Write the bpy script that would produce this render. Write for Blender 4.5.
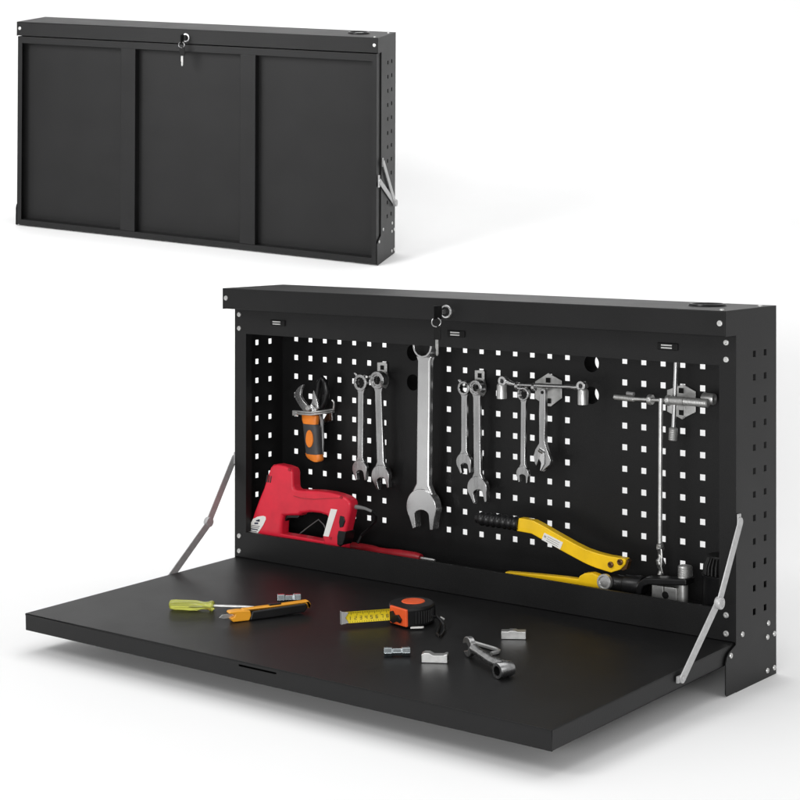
import bpy, bmesh, math, random
import numpy as np
from mathutils import Matrix, Vector

random.seed(7)
for o in list(bpy.data.objects):
    bpy.data.objects.remove(o, do_unlink=True)
SC = bpy.context.scene
COL = SC.collection

# ------------------------------------------------------------------ camera, light, exposure
F_PX, CY, YAW = 1768.16, 193.19, 0.6633           # focal length and horizon line in an 800 px frame
CAM = np.array([2.6402, -2.7975, 0.873])
cd = bpy.data.cameras.new('camera')
cam = bpy.data.objects.new('camera', cd)
COL.objects.link(cam)
cam.location = CAM.tolist()
cam.rotation_euler = (math.pi / 2, 0, YAW)
cd.sensor_width = 36.0
cd.lens = F_PX / 800 * 36.0
cd.shift_y = -(400 - CY) / 800                     # a shift lens: uprights stay upright
cd.clip_end = 200
SC.camera = cam

world = bpy.data.worlds.new('World')
SC.world = world
world.use_nodes = True
wn = world.node_tree.nodes
wn['Background'].inputs['Color'].default_value = (1, 1, 1, 1)
wn['Background'].inputs['Strength'].default_value = 0.60
# a white studio that is darker on the camera's side
wl_ = world.node_tree.links
w_tc = wn.new('ShaderNodeTexCoord')
w_dot = wn.new('ShaderNodeVectorMath')
w_dot.operation = 'DOT_PRODUCT'
w_dot.inputs[1].default_value = (0.616, -0.788, -0.15)
w_map = wn.new('ShaderNodeMapRange')
w_map.interpolation_type = 'SMOOTHSTEP'
w_map.inputs['From Min'].default_value = -0.15
w_map.inputs['From Max'].default_value = 0.75
w_map.inputs['To Min'].default_value = 1.0
w_map.inputs['To Max'].default_value = 0.50
wl_.new(w_tc.outputs['Generated'], w_dot.inputs[0])
wl_.new(w_dot.outputs['Value'], w_map.inputs['Value'])
wl_.new(w_map.outputs['Result'], wn['Background'].inputs['Color'])

def area(name, loc, target, size, size_y, power, spread=180):
    ld = bpy.data.lights.new(name, 'AREA')
    ld.shape = 'RECTANGLE'
    ld.size, ld.size_y, ld.energy = size, size_y, power
    ld.spread = math.radians(spread)
    o = bpy.data.objects.new(name, ld)
    COL.objects.link(o)
    o.location = loc
    d = Vector(target) - Vector(loc)
    o.rotation_euler = d.to_track_quat('-Z', 'Y').to_euler()
    return o

area('overhead_softbox', (0.2, 0.9, 4.2), (0.2, 0.6, 0), 5.0, 4.0, 70)
area('side_softbox', (4.6, -0.6, 2.0), (0.8, 0.0, 0.4), 1.6, 2.0, 14)
area('front_softbox', (-0.6, -3.6, 3.4), (0.5, 0.0, 0.3), 1.6, 1.6, 55)
area('low_front_fill', (2.6, -4.6, 1.0), (0.4, -0.5, 0.2), 1.8, 0.9, 112)  # added low fill that lightens the shade under the let-down door
area('background_fill', (-0.75, 1.55, 4.4), (-2.2, 3.4, 1.2), 3.4, 1.4, 20)  # added fill to bring the backdrop wall up to white
area('closed_cabinet_fill', (-0.95, -1.65, 1.9), (-1.3, 1.2, 1.05), 1.3, 1.3, 11, 60)  # added out-of-view fill, brightens the closed cabinet's front

SC.view_settings.view_transform = 'Standard'
SC.view_settings.look = 'None'
SC.view_settings.exposure = 0.0
SC.view_settings.gamma = 1.0
SC.render.engine = 'CYCLES'
SC.cycles.max_bounces = 8

# ------------------------------------------------------------------ materials
def mat(name, color, rough=0.5, metal=0.0, var=0.0, vscale=40.0, bump=0.0, bscale=900.0,
        rvar=0.0, coat=0.0, trans=0.0, spec=0.5, ior=1.45, color2=None, stretch=None, emit=None):
    m = bpy.data.materials.new(name)
    m.use_nodes = True
    nt = m.node_tree
    b = nt.nodes['Principled BSDF']
    b.inputs['Roughness'].default_value = rough
    b.inputs['Metallic'].default_value = metal
    b.inputs['Specular IOR Level'].default_value = spec
    b.inputs['IOR'].default_value = ior
    b.inputs['Coat Weight'].default_value = coat
    b.inputs['Transmission Weight'].default_value = trans
    tc = nt.nodes.new('ShaderNodeTexCoord')
    mp = nt.nodes.new('ShaderNodeMapping')
    if stretch:
        mp.inputs['Scale'].default_value = stretch
    nt.links.new(tc.outputs['Object'], mp.inputs['Vector'])
    n = nt.nodes.new('ShaderNodeTexNoise')
    n.inputs['Scale'].default_value = vscale
    n.inputs['Detail'].default_value = 5
    nt.links.new(mp.outputs['Vector'], n.inputs['Vector'])
    r = nt.nodes.new('ShaderNodeValToRGB')
    c = color
    lo = tuple(max(0, x * (1 - var)) for x in c) + (1,)
    hi = tuple(min(1, x * (1 + var)) for x in (color2 or c)) + (1,)
    r.color_ramp.elements[0].position = 0.35
    r.color_ramp.elements[1].position = 0.65
    r.color_ramp.elements[0].color = lo
    r.color_ramp.elements[1].color = hi
    nt.links.new(n.outputs['Fac'], r.inputs['Fac'])
    nt.links.new(r.outputs['Color'], b.inputs['Base Color'])
    if rvar:
        mr = nt.nodes.new('ShaderNodeMapRange')
        mr.inputs['To Min'].default_value = max(0.02, rough - rvar)
        mr.inputs['To Max'].default_value = min(1, rough + rvar)
        nt.links.new(n.outputs['Fac'], mr.inputs['Value'])
        nt.links.new(mr.outputs['Result'], b.inputs['Roughness'])
    if bump:
        n2 = nt.nodes.new('ShaderNodeTexNoise')
        n2.inputs['Scale'].default_value = bscale
        n2.inputs['Detail'].default_value = 2
        nt.links.new(mp.outputs['Vector'], n2.inputs['Vector'])
        bp = nt.nodes.new('ShaderNodeBump')
        bp.inputs['Strength'].default_value = bump
        bp.inputs['Distance'].default_value = 0.0006
        nt.links.new(n2.outputs['Fac'], bp.inputs['Height'])
        nt.links.new(bp.outputs['Normal'], b.inputs['Normal'])
    if emit:
        b.inputs['Emission Color'].default_value = (*emit, 1)
    return m

M = {}
M['powder'] = mat('black_powder_coat', (0.0065, 0.0065, 0.0067), 0.45, var=0.10, vscale=9, bump=0.30, bscale=420, rvar=0.05, spec=0.34)
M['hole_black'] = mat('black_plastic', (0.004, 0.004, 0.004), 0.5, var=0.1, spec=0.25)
M['rubber'] = mat('black_rubber', (0.008, 0.008, 0.0085), 0.38, spec=0.45, var=0.2, bump=0.15, bscale=400)
M['satin_black'] = mat('satin_black_plastic', (0.007, 0.007, 0.0075), 0.32, spec=0.4, var=0.15, bump=0.05)
M['grey_grip'] = mat('dark_grey_rubber', (0.055, 0.055, 0.058), 0.55, var=0.15, bump=0.2, bscale=500)
M['chrome'] = mat('satin_chrome', (0.58, 0.58, 0.58), 0.25, 0.92, var=0.04, vscale=25, bump=0.04, bscale=600, rvar=0.03)
M['steel'] = mat('brushed_steel', (0.40, 0.40, 0.40), 0.28, 1.0, var=0.20, vscale=90, bump=0.10, bscale=350, rvar=0.08, stretch=(1, 1, 0.15))
M['bright'] = mat('bright_zinc', (0.60, 0.60, 0.59), 0.38, 0.8, var=0.1, vscale=80, bump=0.05)
M['zincblue'] = mat('blue_zinc', (0.50, 0.55, 0.57), 0.26, 1.0, var=0.15, vscale=120)
M['knurl'] = mat('knurled_steel', (0.50, 0.50, 0.49), 0.45, 0.7, var=0.12, vscale=300, bump=0.25, bscale=1500)
M['cast'] = mat('cast_steel', (0.42, 0.42, 0.41), 0.45, 1.0, var=0.2, vscale=200, bump=0.3, bscale=700)
M['machined'] = mat('machined_steel', (0.55, 0.55, 0.54), 0.36, 0.9, var=0.1, vscale=90, bump=0.1)
M['arm'] = mat('dull_zinc_plate', (0.46, 0.46, 0.46), 0.42, 0.35, var=0.08, vscale=120, bump=0.05)
M['sleeve'] = mat('flat_black_sleeve', (0.002, 0.002, 0.002), 0.8, spec=0.05)
M['red'] = mat('red_plastic', (0.66, 0.016, 0.040), 0.36, spec=0.5, var=0.08, vscale=30, bump=0.1, bscale=900)
M['darkred'] = mat('red_handle_plastic', (0.40, 0.015, 0.025), 0.35, var=0.1)
M['orange'] = mat('orange_plastic', (0.85, 0.24, 0.03), 0.42, spec=0.35, var=0.08, vscale=40, bump=0.08)
M['tapeorange'] = mat('orange_red_plastic', (0.80, 0.105, 0.025), 0.40, var=0.06, bump=0.08)
M['amber'] = mat('amber_yellow_plastic', (0.82, 0.36, 0.025), 0.38, var=0.06)
M['yellow'] = mat('yellow_paint', (0.90, 0.56, 0.010), 0.36, spec=0.4, var=0.07, vscale=25, bump=0.05, coat=0.2)
M['tapeyellow'] = mat('yellow_tape_blade', (0.78, 0.60, 0.02), 0.40, var=0.05)
M['lime'] = mat('translucent_lime_plastic', (0.74, 0.76, 0.16), 0.14, trans=0.65, var=0.05, ior=1.49)
M['white'] = mat('white_label', (0.80, 0.79, 0.76), 0.5, var=0.04)
M['ink'] = mat('dark_print', (0.05, 0.055, 0.09), 0.5, var=0.1)
M['greyink'] = mat('grey_print', (0.35, 0.35, 0.33), 0.5, var=0.1)
M['blackink'] = mat('black_print', (0.02, 0.02, 0.02), 0.5)
M['bronze'] = mat('dark_bronze_bolt', (0.11, 0.055, 0.02), 0.4, 0.6, var=0.2)
M['cord'] = mat('grey_cord', (0.17, 0.17, 0.17), 0.5, var=0.1)
M['backdrop'] = mat('white_studio_backdrop', (0.93, 0.93, 0.93), 0.75, var=0.006, vscale=2.0, spec=0.2)

# ------------------------------------------------------------------ scene graph helpers
ROOTM = {}          # root object -> world matrix
DEF = None          # optional vertex map used by the closed cabinet (slightly out of square)

def thing(name, label, cat, matrix=Matrix.Identity(4), group=None):
    o = bpy.data.objects.new(name, None)
    o.empty_display_size = 0.02
    COL.objects.link(o)
    o.matrix_world = matrix
    o['label'] = label
    o['category'] = cat
    if group:
        o['group'] = group
    ROOTM[o.name] = matrix.copy()
    return o

def root_of(o):
    while o.parent:
        o = o.parent
    return o

class MB:
    """collects shapes, then links them as one mesh object"""
    def __init__(s):
        s.v, s.f = [], []
    def add(s, vs, fs):
        n = len(s.v)
        s.v += [tuple(map(float, p)) for p in vs]
        s.f += [tuple(i + n for i in f) for f in fs]
        return s
    def box(s, x0, x1, y0, y1, z0, z1):
        p = [(x, y, z) for z in (z0, z1) for y in (y0, y1) for x in (x0, x1)]
        return s.add(p, [(0, 2, 3, 1), (4, 5, 7, 6), (0, 1, 5, 4), (1, 3, 7, 5), (3, 2, 6, 7), (2, 0, 4, 6)])
    def prism(s, pts, frame, t0, t1):
        O, U, V, N = [np.array(a, float) for a in frame]
        n = len(pts)
        vs = [O + U * a + V * b + N * t0 for a, b in pts] + [O + U * a + V * b + N * t1 for a, b in pts]
        fs = [tuple(range(n)), tuple(range(2 * n - 1, n - 1, -1))]
        fs += [(i, (i + 1) % n, n + (i + 1) % n, n + i) for i in range(n)]
        return s.add(vs, fs)
    def ring_prism(s, outer, inner, frame, t0, t1):
        """same number of points in outer and inner"""
        O, U, V, N = [np.array(a, float) for a in frame]
        n = len(outer)
        P = lambda q, t: O + U * q[0] + V * q[1] + N * t
        vs = [P(q, t0) for q in outer] + [P(q, t0) for q in inner] + [P(q, t1) for q in outer] + [P(q, t1) for q in inner]
        fs = []
        for i in range(n):
            j = (i + 1) % n
            fs += [(i, j, n + j, n + i), (2 * n + i, 3 * n + i, 3 * n + j, 2 * n + j),
                   (i, 2 * n + i, 2 * n + j, j), (n + i, n + j, 3 * n + j, 3 * n + i)]
        return s.add(vs, fs)
    def tube(s, pts, r, n=12, flat=None):
        pts = [np.array(p, float) for p in pts]
        rs = r if isinstance(r, (list, tuple)) else [r] * len(pts)
        ref = None
        rings = []
        for i, p in enumerate(pts):
            a = pts[max(0, i - 1)]
            b = pts[min(len(pts) - 1, i + 1)]
            d = (b - a) / (np.linalg.norm(b - a) + 1e-12)
            if ref is None:
                ref = np.array([0, 0, 1.0]) if abs(d[2]) < 0.8 else np.array([0, 1.0, 0])
            u = ref - d * (ref @ d)
            u /= np.linalg.norm(u) + 1e-12
            w = np.cross(d, u)
            ref = u
            fu, fw = flat or (1, 1)
            rings.append([p + rs[i] * (fu * u * math.cos(2 * math.pi * k / n) + fw * w * math.sin(2 * math.pi * k / n)) for k in range(n)])
        vs = [q for R in rings for q in R]
        fs = []
        for i in range(len(pts) - 1):
            for k in range(n):
                k2 = (k + 1) % n
                fs.append((i * n + k, i * n + k2, (i + 1) * n + k2, (i + 1) * n + k))
        fs.append(tuple(range(n - 1, -1, -1)))
        fs.append(tuple((len(pts) - 1) * n + k for k in range(n)))
        return s.add(vs, fs)
    def lathe(s, prof, O, axis, n=24, closed=False, sx=1.0, sy=1.0):
        """prof: list of (radius, height along axis); closed joins last to first (a ring)"""
        O = np.array(O, float)
        ax = np.array(axis, float)
        ax /= np.linalg.norm(ax)
        a = np.array([0, 0, 1.0]) if abs(ax[2]) < 0.8 else np.array([1.0, 0, 0])
        u = a - ax * (a @ ax)
        u /= np.linalg.norm(u)
        w = np.cross(ax, u)
        vs = []
        for r, h in prof:
            for k in range(n):
                t = 2 * math.pi * k / n
                vs.append(O + ax * h + r * (sx * u * math.cos(t) + sy * w * math.sin(t)))
        fs = []
        m = len(prof)
        for i in range(m if closed else m - 1):
            i2 = (i + 1) % m
            for k in range(n):
                k2 = (k + 1) % n
                fs.append((i * n + k, i * n + k2, i2 * n + k2, i2 * n + k))
        if not closed:
            fs.append(tuple(range(n - 1, -1, -1)))
            fs.append(tuple((m - 1) * n + k for k in range(n)))
        return s.add(vs, fs)
    def torus(s, O, axis, R, r, n=28, m=8, a0=0.0, a1=2 * math.pi):
        prof = [(R + r * math.cos(2 * math.pi * k / m), r * math.sin(2 * math.pi * k / m)) for k in range(m)]
        return s.lathe(prof, O, axis, n, closed=True)
    def plate(s, frame, u0, u1, v0, v1, t0, t1, rects=(), circs=()):
        """sheet with real rectangular and round holes"""
        O, U, V, N = [np.array(a, float) for a in frame]
        P = lambda a, b, t: O + U * a + V * b + N * t
        cs = [(c[0] - c[2] * 1.15, c[0] + c[2] * 1.15, c[1] - c[2] * 1.15, c[1] + c[2] * 1.15) for c in circs]
        R = list(rects) + cs
        us = sorted({round(x, 5) for x in [u0, u1] + [q for r in R for q in r[:2]] if u0 - 1e-6 <= x <= u1 + 1e-6})
        vs_ = sorted({round(x, 5) for x in [v0, v1] + [q for r in R for q in r[2:4]] if v0 - 1e-6 <= x <= v1 + 1e-6})
        nu, nv = len(us), len(vs_)
        idx = {}
        vs, fs = [], []
        def vid(i, j, k):
            if (i, j, k) not in idx:
                idx[(i, j, k)] = len(vs)
                vs.append(P(us[i], vs_[j], (t0, t1)[k]))
            return idx[(i, j, k)]
        hole = [[False] * nv for _ in range(nu)]
        for i in range(nu - 1):
            for j in range(nv - 1):
                cu, cv = (us[i] + us[i + 1]) / 2, (vs_[j] + vs_[j + 1]) / 2
                hole[i][j] = any(r[0] < cu < r[1] and r[2] < cv < r[3] for r in R)
        isc = lambda cu, cv: any(r[0] < cu < r[1] and r[2] < cv < r[3] for r in cs)
        solid = lambda i, j: 0 <= i < nu - 1 and 0 <= j < nv - 1 and not hole[i][j]
        for i in range(nu - 1):
            for j in range(nv - 1):
                if hole[i][j]:
                    continue
                fs.append((vid(i, j, 0), vid(i, j + 1, 0), vid(i + 1, j + 1, 0), vid(i + 1, j, 0)))
                fs.append((vid(i, j, 1), vid(i + 1, j, 1), vid(i + 1, j + 1, 1), vid(i, j + 1, 1)))
                for (a, b, p, q) in ((i - 1, j, (i, j), (i, j + 1)), (i + 1, j, (i + 1, j), (i + 1, j + 1)),
                                     (i, j - 1, (i, j), (i + 1, j)), (i, j + 1, (i, j + 1), (i + 1, j + 1))):
                    if not solid(a, b):
                        if 0 <= a < nu - 1 and 0 <= b < nv - 1 and isc((us[a] + us[a + 1]) / 2, (vs_[b] + vs_[b + 1]) / 2):
                            continue
                        fs.append((vid(*p, 0), vid(*q, 0), vid(*q, 1), vid(*p, 1)))
        s.add(vs, fs)
        for (cu, cv, r), (a0, a1, b0, b1) in zip(circs, cs):
            n = 32
            out, inn = [], []
            for k in range(n):
                t = 2 * math.pi * (k + 0.5) / n if False else 2 * math.pi * k / n + math.pi / 4
                c, d = math.cos(t), math.sin(t)
                m = max(abs(c), abs(d))
                out.append((cu + c / m * (a1 - a0) / 2, cv + d / m * (b1 - b0) / 2))
                inn.append((cu + r * c, cv + r * d))
            n0 = len(s.v)
            vs = [P(*q, t0) for q in out] + [P(*q, t0) for q in inn] + [P(*q, t1) for q in out] + [P(*q, t1) for q in inn]
            fs = []
            for i in range(n):
                j = (i + 1) % n
                fs += [(i, j, n + j, n + i), (2 * n + i, 3 * n + i, 3 * n + j, 2 * n + j), (n + i, n + j, 3 * n + j, 3 * n + i)]
            s.add(vs, fs)
        return s
    def build(s, name, m, parent=None, bevel=0.0, seg=2, smooth=35, local=False, merge=True):
        me = bpy.data.meshes.new(name)
        V = np.array(s.v)
        if DEF is not None and local:
            V = DEF(V)
        if parent is not None and not local:
            inv = np.array(ROOTM[root_of(parent).name].inverted())
            V = V @ inv[:3, :3].T + inv[:3, 3]
        me.from_pydata(V.tolist(), [], s.f)
        bm = bmesh.new()
        bm.from_mesh(me)
        if merge:
            bmesh.ops.remove_doubles(bm, verts=bm.verts, dist=1e-6)
        bmesh.ops.recalc_face_normals(bm, faces=bm.faces)
        bm.to_mesh(me)
        bm.free()
        me.polygons.foreach_set('use_smooth', [True] * len(me.polygons))
        me.set_sharp_from_angle(angle=math.radians(smooth))
        me.materials.append(M[m])
        o = bpy.data.objects.new(name, me)
        COL.objects.link(o)
        if parent is not None:
            o.parent = parent
        if bevel:
            b = o.modifiers.new('edge', 'BEVEL')
            b.width = bevel
            b.segments = seg
            b.limit_method = 'ANGLE'
            b.angle_limit = math.radians(40)
            b.harden_normals = True
        return o

def root_mesh(o, label, cat, group=None):
    o['label'] = label
    o['category'] = cat
    if group:
        o['group'] = group
    return o

def T(x, y, z):
    return Matrix.Translation((x, y, z))

# picture point (800 px frame) -> point on a real plane of the place
_r = np.array([math.cos(YAW), math.sin(YAW), 0])
_f = np.array([-math.sin(YAW), math.cos(YAW), 0])
def ray(px, py):
    return _f + _r * (px - 400) / F_PX + np.array([0, 0, -(py - CY) / F_PX])
def on_y(px, py, y):                                # upright plane parallel to the pegboard
    d = ray(px, py)
    p = CAM + d * (y - CAM[1]) / d[1]
    return p
def xz(pts, y):
    return [tuple(on_y(px, py, y)[[0, 2]]) for px, py in pts]
XZ = lambda y: ((0, y, 0), (1, 0, 0), (0, 0, 1), (0, 1, 0))

# ------------------------------------------------------------------ dimensions of the cabinet
W, H, D = 1.2, 0.669, 0.1566
LIP, LID = 0.038, 0.044                             # how far lid and feet stand out, lid height
YB = 0.1526                                         # face of the pegboard
ZT, TILT = 0.0872, math.radians(1.27)               # top of the let-down door at the hinge, its sag
TH = 0.032                                          # door thickness
RAIL, LIPTOP, TRAY = 0.570, 0.1425, 0.110

RIV = {}
def rivet(parent, pos, axis, r=0.0052, name='rivet'):
    key = (axis, round(r, 4))
    b = MB()
    ax = {'y': (0, -1, 0), 'x': (1, 0, 0), '-x': (-1, 0, 0), 'z': (0, 0, 1)}[axis]
    prof = [(r, 0), (r, 0.0008), (r * 0.86, 0.0019), (r * 0.55, 0.0024), (r * 0.42, 0.0022), (r * 0.36, 0.0008), (0.0002, 0.0007)]
    if key not in RIV:
        b.lathe(prof, (0, 0, 0), ax, 16)
        g = globals()
        o = b.build(name, 'bright', None)
        RIV[key] = o.data
    else:
        o = bpy.data.objects.new(name, RIV[key])
        COL.objects.link(o)
    o.parent = parent
    p = np.array([pos], float)
    if DEF is not None:
        p = DEF(p)
    o.location = p[0].tolist()
    return o

HS = 0.0057                                         # half size of a peg hole
BACK_COLS = [0.042 + 0.0417 * k for k in range(7)] + [0.463 + 0.0415 * k for k in range(8)] + [0.884 + 0.042 * k for k in range(5)]
BACK_ROWS = [0.550 - 0.0416 * k for k in range(10)]
SIDE_COLS = [0.0695, 0.1120]
SIDE_ROWS = [0.587 - 0.0417 * k for k in range(12)]
BIG = [(0.3695, 0.537), (0.3695, 0.4745), (0.809, 0.5405), (0.809, 0.4785)]

def side_panel(root, right):
    x0, x1 = (W - 0.002, W) if right else (0.0, 0.002)
    b = MB()
    fr = ((0, 0, 0), (0, 1, 0), (0, 0, 1), (1, 0, 0))
    rects = [(c - HS * 0.95, c + HS * 0.95, z - HS, z + HS) for c in SIDE_COLS for z in SIDE_ROWS]
    b.plate(fr, 0.0, D, 0.0, H, x0, x1, rects)
    # foot flange with a rounded top corner, and the cheek under the lid
    b.prism([(0, 0.001), (-LIP + 0.004, 0.0005), (-LIP, 0.004), (-LIP, 0.058), (-LIP + 0.004, 0.068), (-LIP + 0.012, 0.0745), (0, 0.0835)], fr, x0, x1)
    b.prism([(0, H - LID - 0.0008), (0, H), (-LIP, H), (-LIP, H - LID - 0.0008)], fr, x0, x1)
    # returned front edge (stile) and back edge
    s = -1 if right else 1
    xa, xb = (W - 0.033, W - 0.002) if right else (0.002, 0.033)
    p = b.build('side_panel', 'powder', root, local=True)
    st = MB().box(xa, xb, 0.0, 0.0015, 0.0875, H - LID - 0.001)
    xi = xa if right else xb
    st.box(min(xi, xi - s * 0.0015), max(xi, xi - s * 0.0015), 0.0015, 0.018, LIPTOP, RAIL)
    st.build('front_stile', 'powder', root, local=True)
    ax = 'x' if right else '-x'
    xs = W if right else 0.0
    for y, z in [(0.0232, 0.0975), (-0.020, 0.0687), (0.1241, 0.0978), (0.1480, 0.0741), (0.1205, 0.0733), (0.1205, 0.0129), (0.1480, 0.0123)]:
        rivet(p, (xs, y, z), ax, 0.0050)
    xr = W - 0.0193 if right else 0.0133
    for z in (0.611, 0.581, 0.1325, 0.1):
        rivet(p, (xr, 0.0, z), 'y', 0.0055)
    return p

def cabinet_shell(root, closed):
    side_panel(root, False)
    side_panel(root, True)
    # pegboard
    b = MB()
    rects = [(c - HS, c + HS, z - HS, z + HS) for c in BACK_COLS for z in BACK_ROWS]
    b.plate(XZ(YB), 0.0022, W - 0.0022, 0.004, H - 0.003, 0.0, 0.0015, rects, [(x, z, 0.0172) for x, z in BIG])
    bp = b.build('pegboard_back', 'powder', root, local=True)
    for x, z in BIG:
        s = MB().lathe([(0.0172, 0.0), (0.0172, 0.040), (0.0190, 0.040), (0.0190, 0.0)], (x, YB + 0.0017, z), (0, 1, 0), 32, closed=True)
        s.build('cable_sleeve', 'sleeve', bp, local=True)
    # top rail, bottom lip and tray
    MB().box(0.033, W - 0.033, 0.0, 0.0015, RAIL, H - LID - 0.001).box(0.033, W - 0.033, 0.0015, 0.02, RAIL, RAIL + 0.0015).build('top_rail', 'powder', root, local=True)
    MB().box(0.033, W - 0.033, 0.0, 0.0015, 0.0875, LIPTOP).box(0.033, W - 0.033, 0.0015, 0.007, LIPTOP - 0.0015, LIPTOP).build('tray_lip', 'powder', root, local=True)
    MB().box(0.0025, W - 0.0025, 0.002, YB - 0.0005, TRAY - 0.0015, TRAY).build('tray_floor', 'powder', root, local=True)
    # lid: a folded sheet with a cable grommet at its right end
    l = MB()
    g = (1.105, 0.073)
    l.plate(((0, 0, H - 0.0015), (1, 0, 0), (0, 1, 0), (0, 0, 1)), 0.0022, W - 0.0022, -LIP, D, 0, 0.0015, (), [(g[0], g[1], 0.030)])
    l.box(0.0022, W - 0.0022, -LIP, -LIP + 0.0015, H - LID, H - 0.0015)
    l.box(0.0022, W - 0.0022, -LIP + 0.0015, -0.0005, H - LID, H - LID + 0.0015)
    l.box(0.0022, W - 0.0022, D - 0.0015, D, H - 0.03, H - 0.0015)
    lid = l.build('lid', 'powder', root, local=True, bevel=0.0007)
    gr = MB()
    gr.lathe([(0.026, 0.0005), (0.0285, 0.004), (0.033, 0.004), (0.0345, 0.0005), (0.0295, 0.0003), (0.0295, -0.012), (0.026, -0.012)], (g[0], g[1], H), (0, 0, 1), 36, closed=True)
    grm = gr.build('cable_grommet', 'satin_black', lid, local=True)
    MB().lathe([(0.0002, 0.0012), (0.018, 0.0012), (0.0205, 0.0004), (0.0205, -0.004), (0.0002, -0.004)], (g[0] + 0.003, g[1] - 0.002, H), (0, 0, 1), 32).build('grommet_cover', 'arm', grm, local=True)
    rivet(lid, (0.0102, -LIP, H - 0.021), 'y', 0.0055)
    rivet(lid, (W - 0.0118, -LIP, H - 0.022), 'y', 0.0055)
    for x, y in ((W - 0.014, -LIP + 0.012), (W - 0.012, D - 0.04)):
        rivet(lid, (x, y, H), 'z', 0.0045)
    # cam lock
    lx = 0.579 if closed else 0.600
    lk = MB().lathe([(0.0002, 0.002), (0.0125, 0.002), (0.0135, 0.003), (0.0135, 0.006), (0.0125, 0.0075), (0.0098, 0.008), (0.0092, 0.0055), (0.0002, 0.0055)],
                    (lx, -LIP + 0.002, 0.6435), (0, -1, 0), 28)
    lock = lk.build('cam_lock', 'chrome', lid, local=True)
    MB().lathe([(0.0002, 0), (0.0088, 0), (0.0088, 0.0016), (0.0002, 0.0016)], (lx, -LIP - 0.0035, 0.6435), (0, -1, 0), 20).box(lx - 0.0008, lx + 0.0008, -LIP - 0.0056, -LIP - 0.0052, 0.638, 0.649).build('lock_plug', 'hole_black', lock, local=True)
    # magnetic catches
    for x in (0.1256, 0.5945, 1.0648):
        c = MB().box(x - 0.021, x + 0.021, -0.003, -0.0002, 0.5915, 0.6040)
        cat = c.build('magnet_catch', 'hole_black', root, local=True, bevel=0.0012)
        MB().box(x - 0.012, x + 0.010, -0.0042, -0.0031, 0.5990, 0.6014).box(x - 0.012, x + 0.010, -0.0042, -0.0031, 0.5942, 0.5966).build('catch_contact', 'bright', cat, local=True)
    return lid

def door(root, O, V, N, L, name):
    """pressed steel pan: smooth on the inside, rim and two battens on the outside"""
    fr = (O, (1, 0, 0), V, N)
    e = 0.004
    b = MB()
    sl = (0.559, 0.6451)
    b.plate(fr, e, W - e, 0, L, 0, 0.0015)
    # rim
    b.plate((O, (1, 0, 0), N, V), e, W - e, 0.0015, TH, L - 0.0015, L, [(sl[0], sl[1], 0.0065, 0.0095)])
    b.plate((O, (1, 0, 0), N, V), e, W - e, 0.0015, TH, 0, 0.0015)
    for x0, x1 in ((e, e + 0.0015), (W - e - 0.0015, W - e)):
        b.prism([(x0, 0.0015), (x1, 0.0015), (x1, L - 0.0015), (x0, L - 0.0015)], fr, 0.0015, TH)
    w = 0.017
    b.prism([(e + 0.0015, 0.0015), (W - e - 0.0015, 0.0015), (W - e - 0.0015, w), (e + 0.0015, w)], fr, TH - 0.0015, TH)
    b.prism([(e + 0.0015, L - w - 0.004), (W - e - 0.0015, L - w - 0.004), (W - e - 0.0015, L - 0.0015), (e + 0.0015, L - 0.0015)], fr, TH - 0.0015, TH)
    for x0, x1 in ((e + 0.0015, e + w - 0.002), (W - e - w + 0.002, W - e - 0.0015)):
        b.prism([(x0, w), (x1, w), (x1, L - w - 0.004), (x0, L - w - 0.004)], fr, TH - 0.0015, TH)
    # inner returns of the rim
    for v0, v1 in ((w - 0.0015, w), (L - w - 0.004, L - w - 0.0025)):
        b.prism([(e + w, v0), (W - e - w, v0), (W - e - w, v1), (e + w, v1)], fr, 0.0015, TH - 0.0015)
    d = b.build(name, 'powder', root, local=True, bevel=0.0007)
    for x0, x1 in ((0.3590, 0.4085), (0.7570, 0.8075)):
        MB().prism([(x0, w), (x1, w), (x1, L - w - 0.004), (x0, L - w - 0.004)], fr, 0.0015, TH - 0.001).build('batten', 'powder', d, local=True, bevel=0.0014)
    return d

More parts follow.
